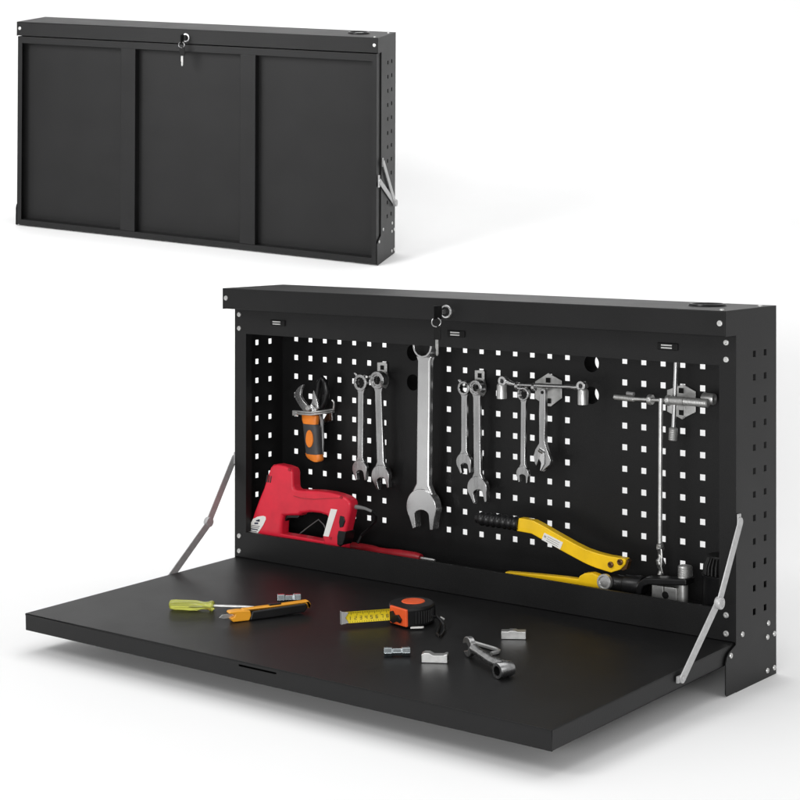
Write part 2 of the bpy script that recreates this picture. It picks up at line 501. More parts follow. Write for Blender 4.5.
def support_arm(root, x, s, top, mid, low, closed):
    """two flat links with a pivot; s = +1 on the right side, -1 on the left"""
    N = (s, 0, 0)
    fr = ((x, 0, 0), (0, 1, 0), (0, 0, 1), N)
    def link(a, b, t0, t1, name, w=0.0082):
        a, b = np.array(a), np.array(b)
        d = (b - a) / np.linalg.norm(b - a)
        n = np.array([-d[1], d[0]])
        pts = []
        for c, sg in ((a, -1), (b, 1)):
            base = math.atan2(*(d * sg)[::-1])
            for k in range(9):
                t = base - math.pi / 2 + math.pi * k / 8
                pts.append(tuple(c + w * np.array([math.cos(t), math.sin(t)])))
        return MB().prism(pts, fr, t0, t1)
    arm = link(top, mid, 0.0045, 0.0065, 'u').build('support_arm', 'arm', root, local=True)
    link(mid, low, 0.0020, 0.0040, 'l').build('lower_link', 'arm', arm, local=True)
    MB().lathe([(0.0102, 0.001), (0.0108, 0.003), (0.0108, 0.010), (0.0098, 0.0115), (0.006, 0.012), (0.005, 0.0108), (0.0002, 0.0108)], (x, mid[0], mid[1]), N, 24).build('pivot', 'arm', arm, local=True)
    # upper and lower brackets
    MB().prism([(top[0] - 0.004, top[1] - 0.012), (top[0] + 0.006, top[1] - 0.012), (top[0] + 0.006, top[1] + 0.014), (top[0] - 0.004, top[1] + 0.014)], fr, 0.0003, 0.0040).build('upper_bracket', 'arm', arm, local=True, bevel=0.0008)
    if closed:
        q = [(low[0] - 0.004, low[1] - 0.018), (low[0] + 0.005, low[1] - 0.018), (low[0] + 0.005, low[1] + 0.018), (low[0] - 0.004, low[1] + 0.018)]
    else:
        q = [(low[0] - 0.013, low[1] - 0.006), (low[0] + 0.013, low[1] - 0.006), (low[0] + 0.013, low[1] + 0.005), (low[0] - 0.013, low[1] + 0.005)]
    MB().prism(q, fr, -0.002, 0.0018).lathe([(0.0048, 0.0018), (0.0048, 0.006), (0.003, 0.007), (0.0002, 0.007)], (x, low[0], low[1]), N, 14).build('lower_bracket', 'arm', arm, local=True)
    return arm

def keys(root_matrix, label, hang):
    k = thing('key_ring', label, 'keys', root_matrix)
    P = np.array([0.600 if hang else 0.579, -LIP - 0.0036, 0.6435])
    dl = lambda *a: P + np.array(a)
    # key standing in the lock: its black bow stands out towards the viewer
    a = MB().box(P[0] - 0.0014, P[0] + 0.0014, P[1] - 0.041, P[1] - 0.014, P[2] - 0.013, P[2] + 0.013)
    bow = a.build('key_bow', 'hole_black', k, local=True, bevel=0.0012)
    MB().box(P[0] - 0.0009, P[0] + 0.0009, P[1] - 0.014, P[1] + 0.0015, P[2] - 0.004, P[2] + 0.004).build('key_blade', 'chrome', k, local=True)
    c1 = dl(-0.0005, -0.031, -0.019)
    MB().torus(c1, (0.55, -0.80, 0.2), 0.0088, 0.0011).build('split_ring', 'steel', k, local=True)
    c2 = c1 + np.array([0.002, 0.0, -0.0088 * 2.2])
    b = MB().box(c2[0] - 0.0085, c2[0] + 0.0085, c2[1] - 0.0016, c2[1] + 0.0016, c2[2] - 0.014, c2[2] + 0.0125)
    b.build('key_bow', 'hole_black', k, local=True, bevel=0.0012)
    MB().prism([(-0.0035, 0), (0.0035, 0), (0.0035, -0.027), (0.001, -0.031), (-0.0015, -0.030), (-0.0025, -0.024), (-0.0018, -0.020), (-0.0035, -0.015)],
               ((c2[0], c2[1] - 0.0009, c2[2] - 0.014), (1, 0, 0), (0, 0, 1), (0, 1, 0)), 0, 0.0018).build('key_blade', 'cast', k, local=True)
    return k

# ------------------------------------------------------------------ the open cabinet
I4 = Matrix.Identity(4)
cab = thing('tool_cabinet', 'large open black steel tool cabinet in front with its door let down as a worktop', 'tool cabinet', I4, 'black wall tool cabinets')
cabinet_shell(cab, False)
ct, st = math.cos(TILT), math.sin(TILT)
VY = 0.0165                                         # the door tucks a little under the tray lip
door(cab, (0, VY, ZT - 0.0012 + VY * st), (0, -ct, -st), (0, st, -ct), 0.5995, 'drop_down_door')
for s, x in ((1, W + 0.0005), (-1, -0.0005)):
    support_arm(cab, x, s, (0.0047, 0.298), (-0.0742, 0.171), (-0.197, 0.068), False)
keys(I4, 'bunch of keys with black bows hanging in the lock of the open cabinet', True)

# ------------------------------------------------------------------ the closed cabinet (stands on the raised part of the backdrop)
Q_R = [[0.9160643356499962, -0.3749164546512242, 0.1423509219564498],
       [0.39259888906107115, 0.9108116997629436, -0.1276250754472311],
       [-0.08180614437869219, 0.1727995937687796, 0.9815538982324045]]
Q_T = np.array([-1.8559, 0.968, 0.7701])
def out_of_square(V):
    K = (-0.0302, -0.0053, 0.0391, 0.0143, 0.0072)
    x, y, z = V[:, 0], V[:, 1], V[:, 2]
    xn, zn = x / W - .5, z / H - .5
    return np.stack([x + K[0] * xn * zn + K[1] * zn, y * (1 + K[3]), z + K[2] * xn * zn + K[4] * zn], 1)
QM = Matrix(Q_R).to_4x4()
QM.translation = Q_T.tolist()
DEF = out_of_square
cab2 = thing('tool_cabinet', 'closed black steel tool cabinet behind, its three-panel door shut', 'tool cabinet', QM, 'black wall tool cabinets')
cabinet_shell(cab2, True)
door(cab2, (0, -LIP + TH + 0.0005, 0.0045), (0, 0, 1), (0, -1, 0), H - LID - 0.0075, 'door')
for s, x in ((1, W + 0.0005),):
    support_arm(cab2, x, s, (0.006, 0.300), (0.136, 0.158), (-0.026, 0.250), True)
keys(QM, 'bunch of keys with black bows hanging in the lock of the closed cabinet', False)
DEF = None

# ------------------------------------------------------------------ studio backdrop: floor, rise, raised floor, wall in one sweep
def base_plane():
    X = np.array([[0, -LIP, 0], [W, -LIP, 0], [0, D, 0], [W, D, 0]], float)
    P = out_of_square(X) @ np.array(Q_R).T + Q_T
    A = np.c_[P[:, :2], np.ones(4)]
    return np.linalg.lstsq(A, P[:, 2], rcond=None)[0]
PA, PB, PC = base_plane()
def smooth(t):
    t = np.clip(t, 0, 1)
    return t * t * t * (t * (6 * t - 15) + 10)
def backdrop_z(x, y):
    s = (x - CAM[0]) * _f[0] + (y - CAM[1]) * _f[1]
    lat = (x - CAM[0]) * _r[0] + (y - CAM[1]) * _r[1]
    pz = PA * x + PB * y + PC - 0.001
    # keep the raised floor from running away at the sides
    side = np.clip(np.abs(lat + 0.75) - 1.3, 0, None)
    pz = np.where(side > 0, pz * np.exp(-side * 0.5) + 0.75 * (1 - np.exp(-side * 0.5)), pz)
    z = pz * smooth((s - 4.15) / 1.05)
    back = np.clip(s - 6.35, 0, None)
    return z + 0.9 * back ** 2.2
n_s, n_l = 120, 90
ss = np.linspace(-1.5, 7.9, n_s)
ll = np.linspace(-5.5, 5.5, n_l)
vs, fs = [], []
for s_ in ss:
    for l_ in ll:
        p = CAM[:2] + _f[:2] * s_ + _r[:2] * l_
        vs.append((p[0], p[1], float(backdrop_z(p[0], p[1]))))
for i in range(n_s - 1):
    for j in range(n_l - 1):
        a = i * n_l + j
        fs.append((a, a + 1, a + n_l + 1, a + n_l))
bd = MB().add(vs, fs).build('floor', 'backdrop', None, smooth=180)
bd['kind'] = 'structure'

# ------------------------------------------------------------------ wrenches hanging on the board
def arc(c, r, a0, a1, n):
    return [(c[0] + r * math.cos(a0 + (a1 - a0) * k / n), c[1] + r * math.sin(a0 + (a1 - a0) * k / n)) for k in range(n + 1)]

def wrench(name, label, cat, ring, jaw, ring_r, hole_r, w0, w1, jaw_r, slot, tip, y, th, m='steel', turn=12, group=None, ratchet=False, lever=False):
    """combination wrench in the upright plane y; ring and jaw are (x, z) centres"""
    ring, jaw = np.array(ring), np.array(jaw)
    L = np.linalg.norm(jaw - ring)
    d = (jaw - ring) / L
    n = np.array([-d[1], d[0]])                     # to the right when d points down
    t = thing(name, label, cat, T(ring[0], y, ring[1]), group)
    fr = ((ring[0], y, ring[1]), (d[0], 0, d[1]), (n[0], 0, n[1]), (0, 1, 0))
    # ring end
    N = 36
    inner = []
    for k in range(N):
        am = 0.25 if hole_r > 0.75 * ring_r else 1.0
        rr = hole_r * (1.0 + am * (0.07 if k % 3 == 0 else -0.03))
        inner.append((rr * math.cos(2 * math.pi * k / N), rr * math.sin(2 * math.pi * k / N)))
    o1 = [(ring_r * math.cos(2 * math.pi * k / N), ring_r * math.sin(2 * math.pi * k / N)) for k in range(N)]
    b = MB().ring_prism(o1, inner, fr, -th * 0.85, th * 0.85)
    re = b.build('ring_end', m, t, bevel=0.0012)
    if ratchet:
        g = MB().ring_prism([(q[0] * 1.06, q[1] * 1.06) for q in inner], [(q[0] * 0.72, q[1] * 0.72) for q in inner], fr, -th * 0.65, th * 0.65)
        g.build('ratchet_gear', 'steel', re, bevel=0.0006)
    if lever:
        MB().prism([(-ring_r * 0.6, -ring_r * 0.7), (-ring_r * 1.05, -ring_r * 1.15), (-ring_r * 1.15, -ring_r * 0.95), (-ring_r * 0.8, -ring_r * 0.4)], fr, -th * 0.3, th * 0.3).build('reversing_lever', 'chrome', re, bevel=0.0006)
    # shank, with a raised rim round a shallow panel
    u0, u1 = ring_r * 0.80, L - jaw_r * 0.72
    def shank(k, a, b_, t0, t1):
        pts = [(a, -w0 * 0.5 * k * 1.35), (a + ring_r * 0.5, -w0 * 0.5 * k), (b_ - jaw_r * 0.55, -w1 * 0.5 * k), (b_, -w1 * 0.5 * k * 1.7)]
        pts += [(p[0], -p[1]) for p in reversed(pts)]
        return MB().prism(pts, fr, t0, t1)
    sh = shank(1.0, u0, u1, -th * 0.5, th * 0.5).build('shank', m, t, bevel=min(th, w0) * 0.28, seg=3)
    # open jaw
    a = math.radians(turn)
    h = slot / 2
    th0 = math.asin(min(0.95, h / jaw_r)) + 0.12
    tipx = jaw_r * tip
    pts = [(tipx, h), (tipx * 1.0, h + jaw_r * 0.20)]
    pts += arc((0, 0), jaw_r, th0 + 0.42, 2 * math.pi - th0 - 0.42, 22)
    pts += [(tipx * 0.97, -h - jaw_r * 0.20), (tipx * 0.90, -h), (0.42 * jaw_r, -h)]
    pts += [(0.42 * jaw_r - h * 0.62 * math.cos(q), h * math.sin(q)) for q in np.linspace(-math.pi / 2 * 0.8, math.pi / 2 * 0.8, 7)]
    pts += [(0.42 * jaw_r, h)]
    ca, sa = math.cos(a), math.sin(a)
    pts = [(L + p[0] * ca - p[1] * sa, p[0] * sa + p[1] * ca) for p in pts]
    MB().prism(pts, fr, -th * 0.7, th * 0.7).build('open_jaw', m, t, bevel=0.0013)
    return t

def px_wrench(name, label, cat, ring, jaw, y, ring_wpx, shank_wpx, jaw_wpx, tip_y, th, **kw):
    """sizes are read across, in picture pixels, on the plane y"""
    R = on_y(*ring, y)[[0, 2]]
    J = on_y(*jaw, y)[[0, 2]]
    m_px = lambda p, w: abs(on_y(p[0] + w / 2, p[1], y)[0] - on_y(p[0] - w / 2, p[1], y)[0])
    rr = m_px(ring, ring_wpx) / 2
    jr = m_px(jaw, jaw_wpx) / 2
    tipz = J[1] - on_y(jaw[0], tip_y, y)[2]
    w0 = m_px(ring, shank_wpx)
    kw.setdefault('slot', jr * 0.95)
    return wrench(name, label, cat, R, J, rr, rr * kw.pop('hole', 0.68), w0, w0 * kw.pop('taper', 1.0), jr, kw.pop('slot'), tipz / jr, y, th, **kw)

GW = 'wrenches hanging on the pegboard'
YW = 0.128
px_wrench('ratchet_wrench', 'short ratchet wrench with a black-hollowed ring, left one of the pair beside the orange shears', 'wrench',
          (361.5, 382.5), (360.7, 469), YW, 13.0, 5.6, 14.5, 480.5, 0.007, m='steel', turn=10, group=GW, hole=0.62, lever=True)
px_wrench('combination_wrench', 'grey combination wrench, right one of the pair beside the orange shears', 'wrench',
          (378.7, 380), (381.8, 476), YW - 0.004, 14.0, 6.8, 17.5, 489, 0.009, m='steel', turn=14, group=GW, ratchet=True, hole=0.66, taper=1.05)
px_wrench('combination_wrench', 'biggest wrench on the board, a long pale combination wrench hanging below the keys', 'wrench',
          (425.6, 345.6), (424.0, 507), YW - 0.012, 19.0, 12.6, 29.5, 529, 0.015, m='chrome', turn=6, group=GW, hole=0.80, taper=1.02)
px_wrench('ratchet_wrench', 'short ratchet wrench with a reversing lever, left one of the middle pair', 'wrench',
          (464.8, 388), (464.8, 462), YW, 11.6, 5.8, 15.0, 473.5, 0.007, m='steel', turn=12, group=GW, hole=0.64, lever=True)
px_wrench('combination_wrench', 'long combination wrench, right one of the middle pair above the black ribbed grip', 'wrench',
          (477.3, 387.5), (478.5, 488), YW - 0.004, 12.6, 7.0, 19.5, 503, 0.009, m='steel', turn=14, group=GW, ratchet=True, hole=0.68, taper=1.05)
px_wrench('combination_wrench', 'small slim combination wrench hanging under the long flex-head socket wrench', 'wrench',
          (524.0, 394.0), (523.4, 473.5), YW - 0.012, 11.4, 4.9, 12.6, 483, 0.006, m='steel', turn=4, group=GW, hole=0.70)

# adjustable wrench
ya = YW - 0.012
c0 = on_y(543.5, 393, ya)
t = thing('adjustable_wrench', 'adjustable wrench with a screw-set jaw hanging right of the small slim wrench', 'wrench', T(*c0), GW)
out = [(540.8, 389.5), (543.5, 387.5), (546.5, 389.5), (546.6, 412), (545.9, 440), (547.2, 446), (550.2, 455), (552.0, 460), (551.2, 464.5), (548.0, 467.5), (543.6, 471.6),
       (541.6, 470.5), (542.5, 466.5), (541.8, 462), (540.0, 459.5), (537.6, 466.3), (536.0, 463), (534.8, 455), (536.5, 449), (540.3, 443), (540.1, 412)]
MB().prism(xz(out, ya), XZ(ya), -0.005, 0.005).build('wrench_body', 'steel', t, bevel=0.0015)
MB().prism(xz([(543.2, 449.5), (546.5, 453), (546.4, 463.5), (542.8, 470.5), (541.9, 470.2), (543.2, 463), (541.4, 457.5)], ya), XZ(ya), -0.0075, -0.0051).build('sliding_jaw', 'chrome', t, bevel=0.0008)
w_ = on_y(540.6, 450.8, ya - 0.006)
s_ = MB()
for k in range(4):
    s_.lathe([(0.0030, 0), (0.0046, 0.0012), (0.0030, 0.0024)], w_ + np.array([0.0026 * (k - 1.5), 0, -0.0012 * (k - 1.5)]), (1, 0, -0.4), 14)
s_.build('adjusting_screw', 'chrome', t)
hp = on_y(543.6, 392.2, ya)
MB().lathe([(0.0034, -0.0055), (0.0034, 0.0055), (0.0002, 0.0055), (0.0002, -0.0055)], hp, (0, 1, 0), 16, closed=True).build('hanging_hole', 'hole_black', t)

# double ended flex-head socket wrench
yf = YW - 0.022
a_, b_ = on_y(505, 383, yf), on_y(582, 387.2, yf)
t = thing('flex_head_wrench', 'long horizontal wrench with a swivelling socket at each end, across the second bracket', 'wrench', T(*a_), GW)
ax = (b_ - a_) / np.linalg.norm(b_ - a_)
P = lambda px, py: on_y(px, py, yf)
prof = [(507, 381.5, .0062), (511, 383.5, .0050), (517, 384.7, .0032), (535, 385.3, .0032), (536, 385.3, .0042), (562, 386.5, .0040), (570, 386.6, .0038), (575, 387.3, .0055), (578, 387, .0062)]
MB().tube([P(x, y) for x, y, r in prof], [r for x, y, r in prof], 14).build('shank', 'chrome', t)
for cx, cyy in ((517.6, 386.0), (534.2, 387.2)):
    c = P(cx, cyy)
    MB().lathe([(0.0036, -0.0032), (0.0078, -0.0032), (0.0078, 0.0032), (0.0036, 0.0032)], c, ax, 20, closed=True).build('collar', 'chrome', t, bevel=0.0006)
for cx, cyt, cyb, kx in ((501.8, 386.0, 398.5, 503.5), (583.0, 391.0, 404.5, 582.0)):
    k = P(kx, cyt - 5.2)
    MB().ring_prism([(0.0098 * math.cos(q), 0.0098 * math.sin(q)) for q in np.linspace(0, 2 * math.pi, 25)[:-1]],
                    [(0.0042 * math.cos(q), 0.0042 * math.sin(q)) for q in np.linspace(0, 2 * math.pi, 25)[:-1]],
                    (k, (1, 0, 0), (0, 0, 1), (0, 1, 0)), -0.006, 0.006).build('swivel_knuckle', 'chrome', t, bevel=0.001)
    c = P(cx, cyt - 2)
    hgt = P(cx, cyt - 2)[2] - P(cx, cyb)[2]
    MB().lathe([(0.0002, 0), (0.0085, 0), (0.0102, -0.003), (0.0102, -hgt), (0.0078, -hgt), (0.0074, -hgt + 0.008), (0.0002, -hgt + 0.008)], c, (0, 0, 1), 24).build('socket', 'bright', t)

# bracket plates
GH = 'zinc hooks on the pegboard'
def bracket(label, outline, holes, y, pegs, slot=None):
    P0 = on_y(*outline[0], y)
    t = thing('peg_bracket', label, 'hook', T(*P0), GH)
    MB().prism(xz(outline, y), XZ(y), -0.001, 0.001).build('plate', 'bright', t, bevel=0.0006)
    for px, py in holes:
        c = on_y(px, py, y)
        MB().box(c[0] - 0.0048, c[0] + 0.0048, c[1] - 0.0034, c[1] - 0.0009, c[2] - 0.0048, c[2] + 0.0048).build('square_hole', 'hole_black', t)
    for a, b in pegs:
        pa, pb = np.array(on_y(*a, y)), on_y(*b, y - 0.034)
        MB().tube([pa, pb, pb + np.array([0, -0.004, 0.006])], 0.0026, 10).build('peg', 'bright', t)
    return t
YP = YB - 0.0035
t = bracket('six-sided zinc bracket plate behind the long horizontal wrench', [(548.5, 373.0), (561.8, 380.5), (562.0, 398.0), (551.0, 406.5), (546.5, 406.0), (535.3, 398.5), (535.3, 381.5)],
        [(548.7, 380.2), (549.2, 400.8)], YP, [((524, 391), (526, 388)), ((544, 391), (545, 389))])
t2 = bracket('six-sided zinc bracket plate under the crossing rods at right', [(683.0, 384.2), (695.8, 391.5), (695.8, 412.0), (686, 417.0), (682.5, 419.5), (678, 417.0), (667.3, 411.5), (667.3, 390.0)],
        [(681.8, 390.5), (682.0, 412.5)], YP, [((672, 399), (672, 401)), ((692, 401), (692, 403))])
# raised ribs of the right bracket
MB().prism(xz([(678.2, 406), (685.6, 406), (686.0, 416), (682.3, 418.8), (678.4, 416)], YP), XZ(YP), -0.0026, -0.0012).build('raised_tab', 'bright', t2, bevel=0.0005)
rb = MB()
for q in range(4):
    rb.prism(xz([(687.5, 405.0 + q * 2.1), (695.0, 405.6 + q * 2.1), (695.0, 406.7 + q * 2.1), (687.5, 406.1 + q * 2.1)], YP), XZ(YP), -0.002, -0.0012)
rb.build('ribs', 'bright', t2)

def small_hook(label, sq, y=YP):
    x, yy = sq
    P0 = on_y(x, yy, y)
    t = thing('peg_hook', label, 'hook', T(*P0), GH)
    N_ = 18
    pts = xz([(x - 4.8, yy - 5), (x + 3.5, yy - 5.2), (x + 4.8, yy - 3.6), (x + 4.8, yy + 6), (x - 4.8, yy + 5)], y)
    MB().prism(pts, XZ(y), -0.0012, 0.0012).build('plate', 'bright', t, bevel=0.0006)
    c = on_y(x + 0.3, yy + 0.3, y)
    MB().box(c[0] - 0.0048, c[0] + 0.0048, y - 0.0019, y - 0.0013, c[2] - 0.0048, c[2] + 0.0048).build('square_hole', 'hole_black', t)
    q = [on_y(x + 3.6, yy + 5, y - 0.002), on_y(x + 5.0, yy + 11, y - 0.004), on_y(x + 5.0, yy + 16, y - 0.012), on_y(x + 3.0, yy + 19.5, y - 0.022), on_y(x - 0.5, yy + 18, y - 0.032), on_y(x - 1.5, yy + 14.5, y - 0.036)]
    MB().tube(q, 0.0034, 12).build('prong', 'bright', t)
    q = [on_y(x - 16, yy + 11, y - 0.001), on_y(x - 16.5, yy + 10, y - 0.036)]
    MB().tube([on_y(x - 2, yy + 5, y - 0.002), on_y(x - 12, yy + 9, y - 0.012), on_y(x - 16, yy + 10.5, y - 0.020), on_y(x - 15.8, yy + 9.5, y - 0.036)], 0.0024, 10).build('prong', 'bright', t)
    return t
small_hook('small zinc hook holding the two wrenches beside the orange shears', (382.3, 367.3))
small_hook('small zinc hook holding the middle pair of wrenches', (479.8, 375.2))

# ------------------------------------------------------------------ crossing rods at right
yr = YW - 0.014
P = lambda px, py, dy=0.0: on_y(px, py, yr + dy)
t = thing('tap_wrench', 'horizontal knurled bar tap wrench lying across the right bracket', 'tap wrench', T(*P(660, 399)))
def knurl(b, p0, p1, r, n=26):
    p0, p1 = np.array(p0), np.array(p1)
    pts, rs = [], []
    for k in range(n + 1):
        pts.append(p0 + (p1 - p0) * k / n)
        rs.append(r * (1.0 if k % 2 else 0.93))
    rs[0] = rs[-1] = r * 0.8
    return b.tube(pts, rs, 12)
knurl(MB(), P(614.2, 396.8), P(634.5, 399.2), 0.0052).build('knurled_handle', 'knurl', t)
MB().tube([P(634, 398.9), P(640, 399.2), P(668, 400.6)], [0.0040, 0.0034, 0.0034], 14).build('bar', 'bright', t)
for x_, y_ in ((650.6, 399.6), (668.6, 400.4)):
    MB().lathe([(0.0036, -0.0042), (0.0092, -0.0042), (0.0104, 0), (0.0092, 0.0042), (0.0036, 0.0042)], P(x_, y_), (1, 0, 0.02), 22, closed=True).build('collar', 'bright', t)
MB().tube([P(668, 400.2), P(676, 400.8), P(684, 401.3)], [0.0072, 0.0080, 0.0082], 16).build('centre_barrel', 'knurl', t)
knurl(MB(), P(684, 401.3), P(708.5, 403.4), 0.0080, 30).build('knurled_handle', 'knurl', t)
MB().tube([P(634, 394.2, 0.016), P(627, 393.4, 0.016)], 0.0040, 12).build('pin', 'arm', t)

t = thing('t_handle_driver', 'short upright rod with a knurled tip crossing behind the tap wrench', 'rod tool', T(*P(675, 425, 0.012)))
MB().tube([P(676.2, 362, 0.012), P(675.0, 395, 0.012), P(673.6, 427, 0.012)], 0.0044, 14).build('rod', 'chrome', t)
knurl(MB(), P(673.4, 427.5, 0.012), P(672.8, 440.5, 0.012), 0.0085, 14).build('tip', 'knurl', t)

t = thing('socket_extension', 'pale stubby socket at the right end of the tap wrench', 'socket', T(*P(709, 399.5, 0.01)))
MB().lathe([(0.0002, 0), (0.0098, 0), (0.0108, 0.002), (0.0108, 0.022), (0.0098, 0.024), (0.006, 0.024), (0.006, 0.012), (0.0002, 0.012)], P(703, 398.2, 0.016), (1, 0, -0.02), 22).build('socket', 'bright', t)

t = thing('long_rod', 'very long thin upright rod hanging at right with a rough thickened lower end', 'rod tool', T(*P(660, 402, -0.010)))
MB().tube([P(661.0, 398.5, -0.010), P(660.8, 405, -0.012), P(660.4, 470, -0.012), P(660.0, 546, -0.012)], 0.0041, 14).build('rod', 'bright', t)
e_ = MB()
rnd = random.Random(5)
pts, rs = [], []
for q in range(24):
    yy = 543 + q * 1.36
    pts.append(P(660.1 + q * 0.03, yy, -0.012) + np.array([rnd.uniform(-.0008, .0008), 0, 0]))
    rs.append(0.0062 + 0.0020 * math.sin(q * 0.55) * (1 if q > 3 else .3) + rnd.uniform(-.0006, .0006))
rs[0] = 0.0044
e_.tube(pts, rs, 10)
e_.tube([P(661.4, 549, -0.017), P(661.9, 556, -0.018), P(661.2, 566, -0.018), P(662.6, 573, -0.017)], [.0018, .0026, .0024, .0016], 8)
e_.build('frayed_end', 'cast', t)

# ------------------------------------------------------------------ pruning shears in a ring holder
yq = YW - 0.018
Z5 = lambda pts: [(280 + a / 7.27, 360 + b / 7.27) for a, b in pts]
P = lambda px, py, dy=0.0: on_y(px, py, yq + dy)
z = lambda a, b, dy=0.0: on_y(280 + a / 7.27, 360 + b / 7.27, yq + dy)
t = thing('pruning_shears', 'pruning shears with orange and grey grip and open hooked jaws', 'shears', T(*z(230, 420)))
MB().prism(xz(Z5([(178, 178), (160, 182), (138, 200), (116, 232), (110, 255), (122, 290), (150, 335), (185, 385), (215, 398), (246, 380), (240, 352), (205, 325), (180, 300), (160, 268), (156, 240), (166, 205)]), yq), XZ(yq), -0.004, 0.003).build('hooked_blade', 'chrome', t, bevel=0.0014)
MB().prism(xz(Z5([(247, 222), (256, 232), (270, 270), (280, 315), (285, 350), (262, 380), (228, 352), (226, 330), (238, 300), (240, 260)]), yq + 0.006), XZ(yq + 0.006), -0.003, 0.003).build('cutting_blade', 'chrome', t, bevel=0.001)
c = z(207, 352, -0.006)
MB().lathe([(0.0075, 0), (0.0075, 0.003), (0.006, 0.005), (0.0035, 0.0055), (0.0028, 0.004), (0.0002, 0.004)], c, (0, -1, 0), 20).build('pivot_bolt', 'bright', t)
# grip: rounded body
def loft(b, secs, n=16):
    """secs: (centre, half width along x, half depth along y)"""
    vs, fs = [], []
    for c_, hx, hy in secs:
        for k in range(n):
            q = 2 * math.pi * k / n
            cx_ = abs(math.cos(q)) ** 0.75 * math.copysign(1, math.cos(q))
            sy_ = abs(math.sin(q)) ** 0.75 * math.copysign(1, math.sin(q))
            vs.append((c_[0] + hx * cx_, c_[1] + hy * sy_, c_[2]))
    m_ = len(secs)
    for i in range(m_ - 1):
        for k in range(n):
            k2 = (k + 1) % n
            fs.append((i * n + k, i * n + k2, (i + 1) * n + k2, (i + 1) * n + k))
    fs.append(tuple(range(n - 1, -1, -1)))
    fs.append(tuple((m_ - 1) * n + k for k in range(n)))
    return b.add(vs, fs)
hw = lambda a0, a1, b: (z((a0 + a1) / 2, b), abs(z(a1, b)[0] - z(a0, b)[0]) / 2)
def grip(rows, dep, name, m, dy=0.0):
    secs = []
    for a0, a1, b in rows:
        c_, h_ = hw(a0, a1, b)
        secs.append((c_ + np.array([0, dy, 0]), h_, dep))
    return loft(MB(), secs).build(name, m, t)
grip([(172, 268, 400), (165, 276, 404), (168, 275, 440), (176, 272, 466)], 0.010, 'orange_collar', 'orange')
grip([(177, 276, 464), (178, 288, 490), (184, 290, 540), (190, 293, 600), (196, 297, 650), (199, 300, 682)], 0.0125, 'rubber_grip', 'grey_grip')
grip([(193, 304, 680), (198, 307, 700), (210, 308, 716), (232, 304, 728), (258, 296, 736)], 0.0118, 'grip_end', 'orange')
e = []
c = z(216, 572, -0.0118)
MB().prism([(c[0] + (z(243, 572)[0] - z(216, 572)[0]) * math.cos(q) * (1 if math.sin(q) < 0 else 0.95), c[2] + 0.0190 * math.sin(q)) for q in np.linspace(0, 2 * math.pi, 28)[:-1]], XZ(c[1]), -0.0022, 0.004).build('grip_inlay', 'orange', t, bevel=0.001)
# second handle: thin steel strip with a dark sleeve that loops up behind the jaws
MB().tube([z(292, 400, 0.012), z(303, 440, 0.012), z(307, 520, 0.012), z(308, 600, 0.012), z(306, 690, 0.012)], [0.0045, 0.0048, 0.0046, 0.0046, 0.004], 10).build('handle_strip', 'steel', t)
MB().tube([z(265, 330, 0.010), z(272, 240, 0.010), z(285, 160, 0.010), z(305, 128, 0.010), z(330, 165, 0.012), z(342, 230, 0.014), z(330, 300, 0.014), z(308, 345, 0.014)],
          [0.004, 0.006, 0.006, 0.0055, 0.007, 0.0075, 0.007, 0.005], 12).build('sprung_handle', 'satin_black', t)
t = thing('ring_holder', 'double ring zinc tool holder gripping the pruning shears', 'hook', T(*z(120, 380)), GH)
for dz in (0, 16):
    MB().tube([z(100, 372 + dz, -0.016), z(150, 376 + dz, -0.019), z(225, 382 + dz, -0.020), z(290, 374 + dz, -0.014), z(345, 366 + dz, 0.0), z(392, 360 + dz, 0.022)], 0.0021, 10).build('wire', 'bright', t)
MB().tube([z(378, 290, 0.010), z(392, 305, 0.012), z(393, 330, 0.014), z(390, 360, 0.018)], 0.0022, 10).build('hook_tip', 'bright', t)
q0 = z(100, 380, -0.016)
MB().box(q0[0] - 0.002, q0[0] + 0.010, q0[1] - 0.003, q0[1] + 0.003, q0[2] - 0.007, q0[2] + 0.004).build('end_lug', 'bright', t, bevel=0.0008)
MB().prism(xz(Z5([(345, 395), (385, 380), (388, 440), (345, 455), (322, 475), (318, 440)]), YP), XZ(YP), -0.004, 0.001).build('mount_plate', 'steel', t, bevel=0.0008)

# ------------------------------------------------------------------ staple gun in the tray
yg = 0.036
G = lambda pts: [(245 + a / 5.333, 455 + b / 5.333) for a, b in pts]
def gz(a, b, y=yg):
    return on_y(245 + a / 5.333, 455 + b / 5.333, y)
t = thing('staple_gun', 'red electric staple gun with a white label standing in the left end of the tray', 'staple gun', T(gz(250, 440)[0], yg, TRAY))
bz = TRAY + 0.0005
def low(a):
    x_ = gz(a, 440)[0]
    return (x_, bz)
def gpts(pts):
    return [tuple(gz(a, b)[[0, 2]]) for a, b in pts]
body = gpts([(46, 408), (60, 360), (77, 300), (100, 238), (128, 170), (150, 100), (164, 62), (176, 47), (200, 45), (240, 54), (272, 66), (283, 82), (284, 130), (286, 172), (300, 182), (330, 183), (380, 184), (430, 187),
             (480, 194), (520, 204), (560, 218), (582, 234), (592, 252), (590, 290), (580, 340), (566, 400), (552, 462)]) + [(gz(548, 480)[0], bz), (gz(455, 470)[0], bz)]
hole = gpts([(438, 428), (452, 392), (470, 336), (468, 318), (430, 306), (380, 300), (330, 304), (318, 318), (232, 318), (226, 350), (222, 408)])
low_end = [(gz(215, 430)[0], bz), (gz(38, 440)[0], bz)]
pts = body + [tuple(gz(446, 450)[[0, 2]])] + hole + [tuple(gz(214, 440)[[0, 2]])] + low_end
MB().prism(pts, XZ(yg), -0.019, 0.011).build('body', 'red', t, bevel=0.0075, seg=4)
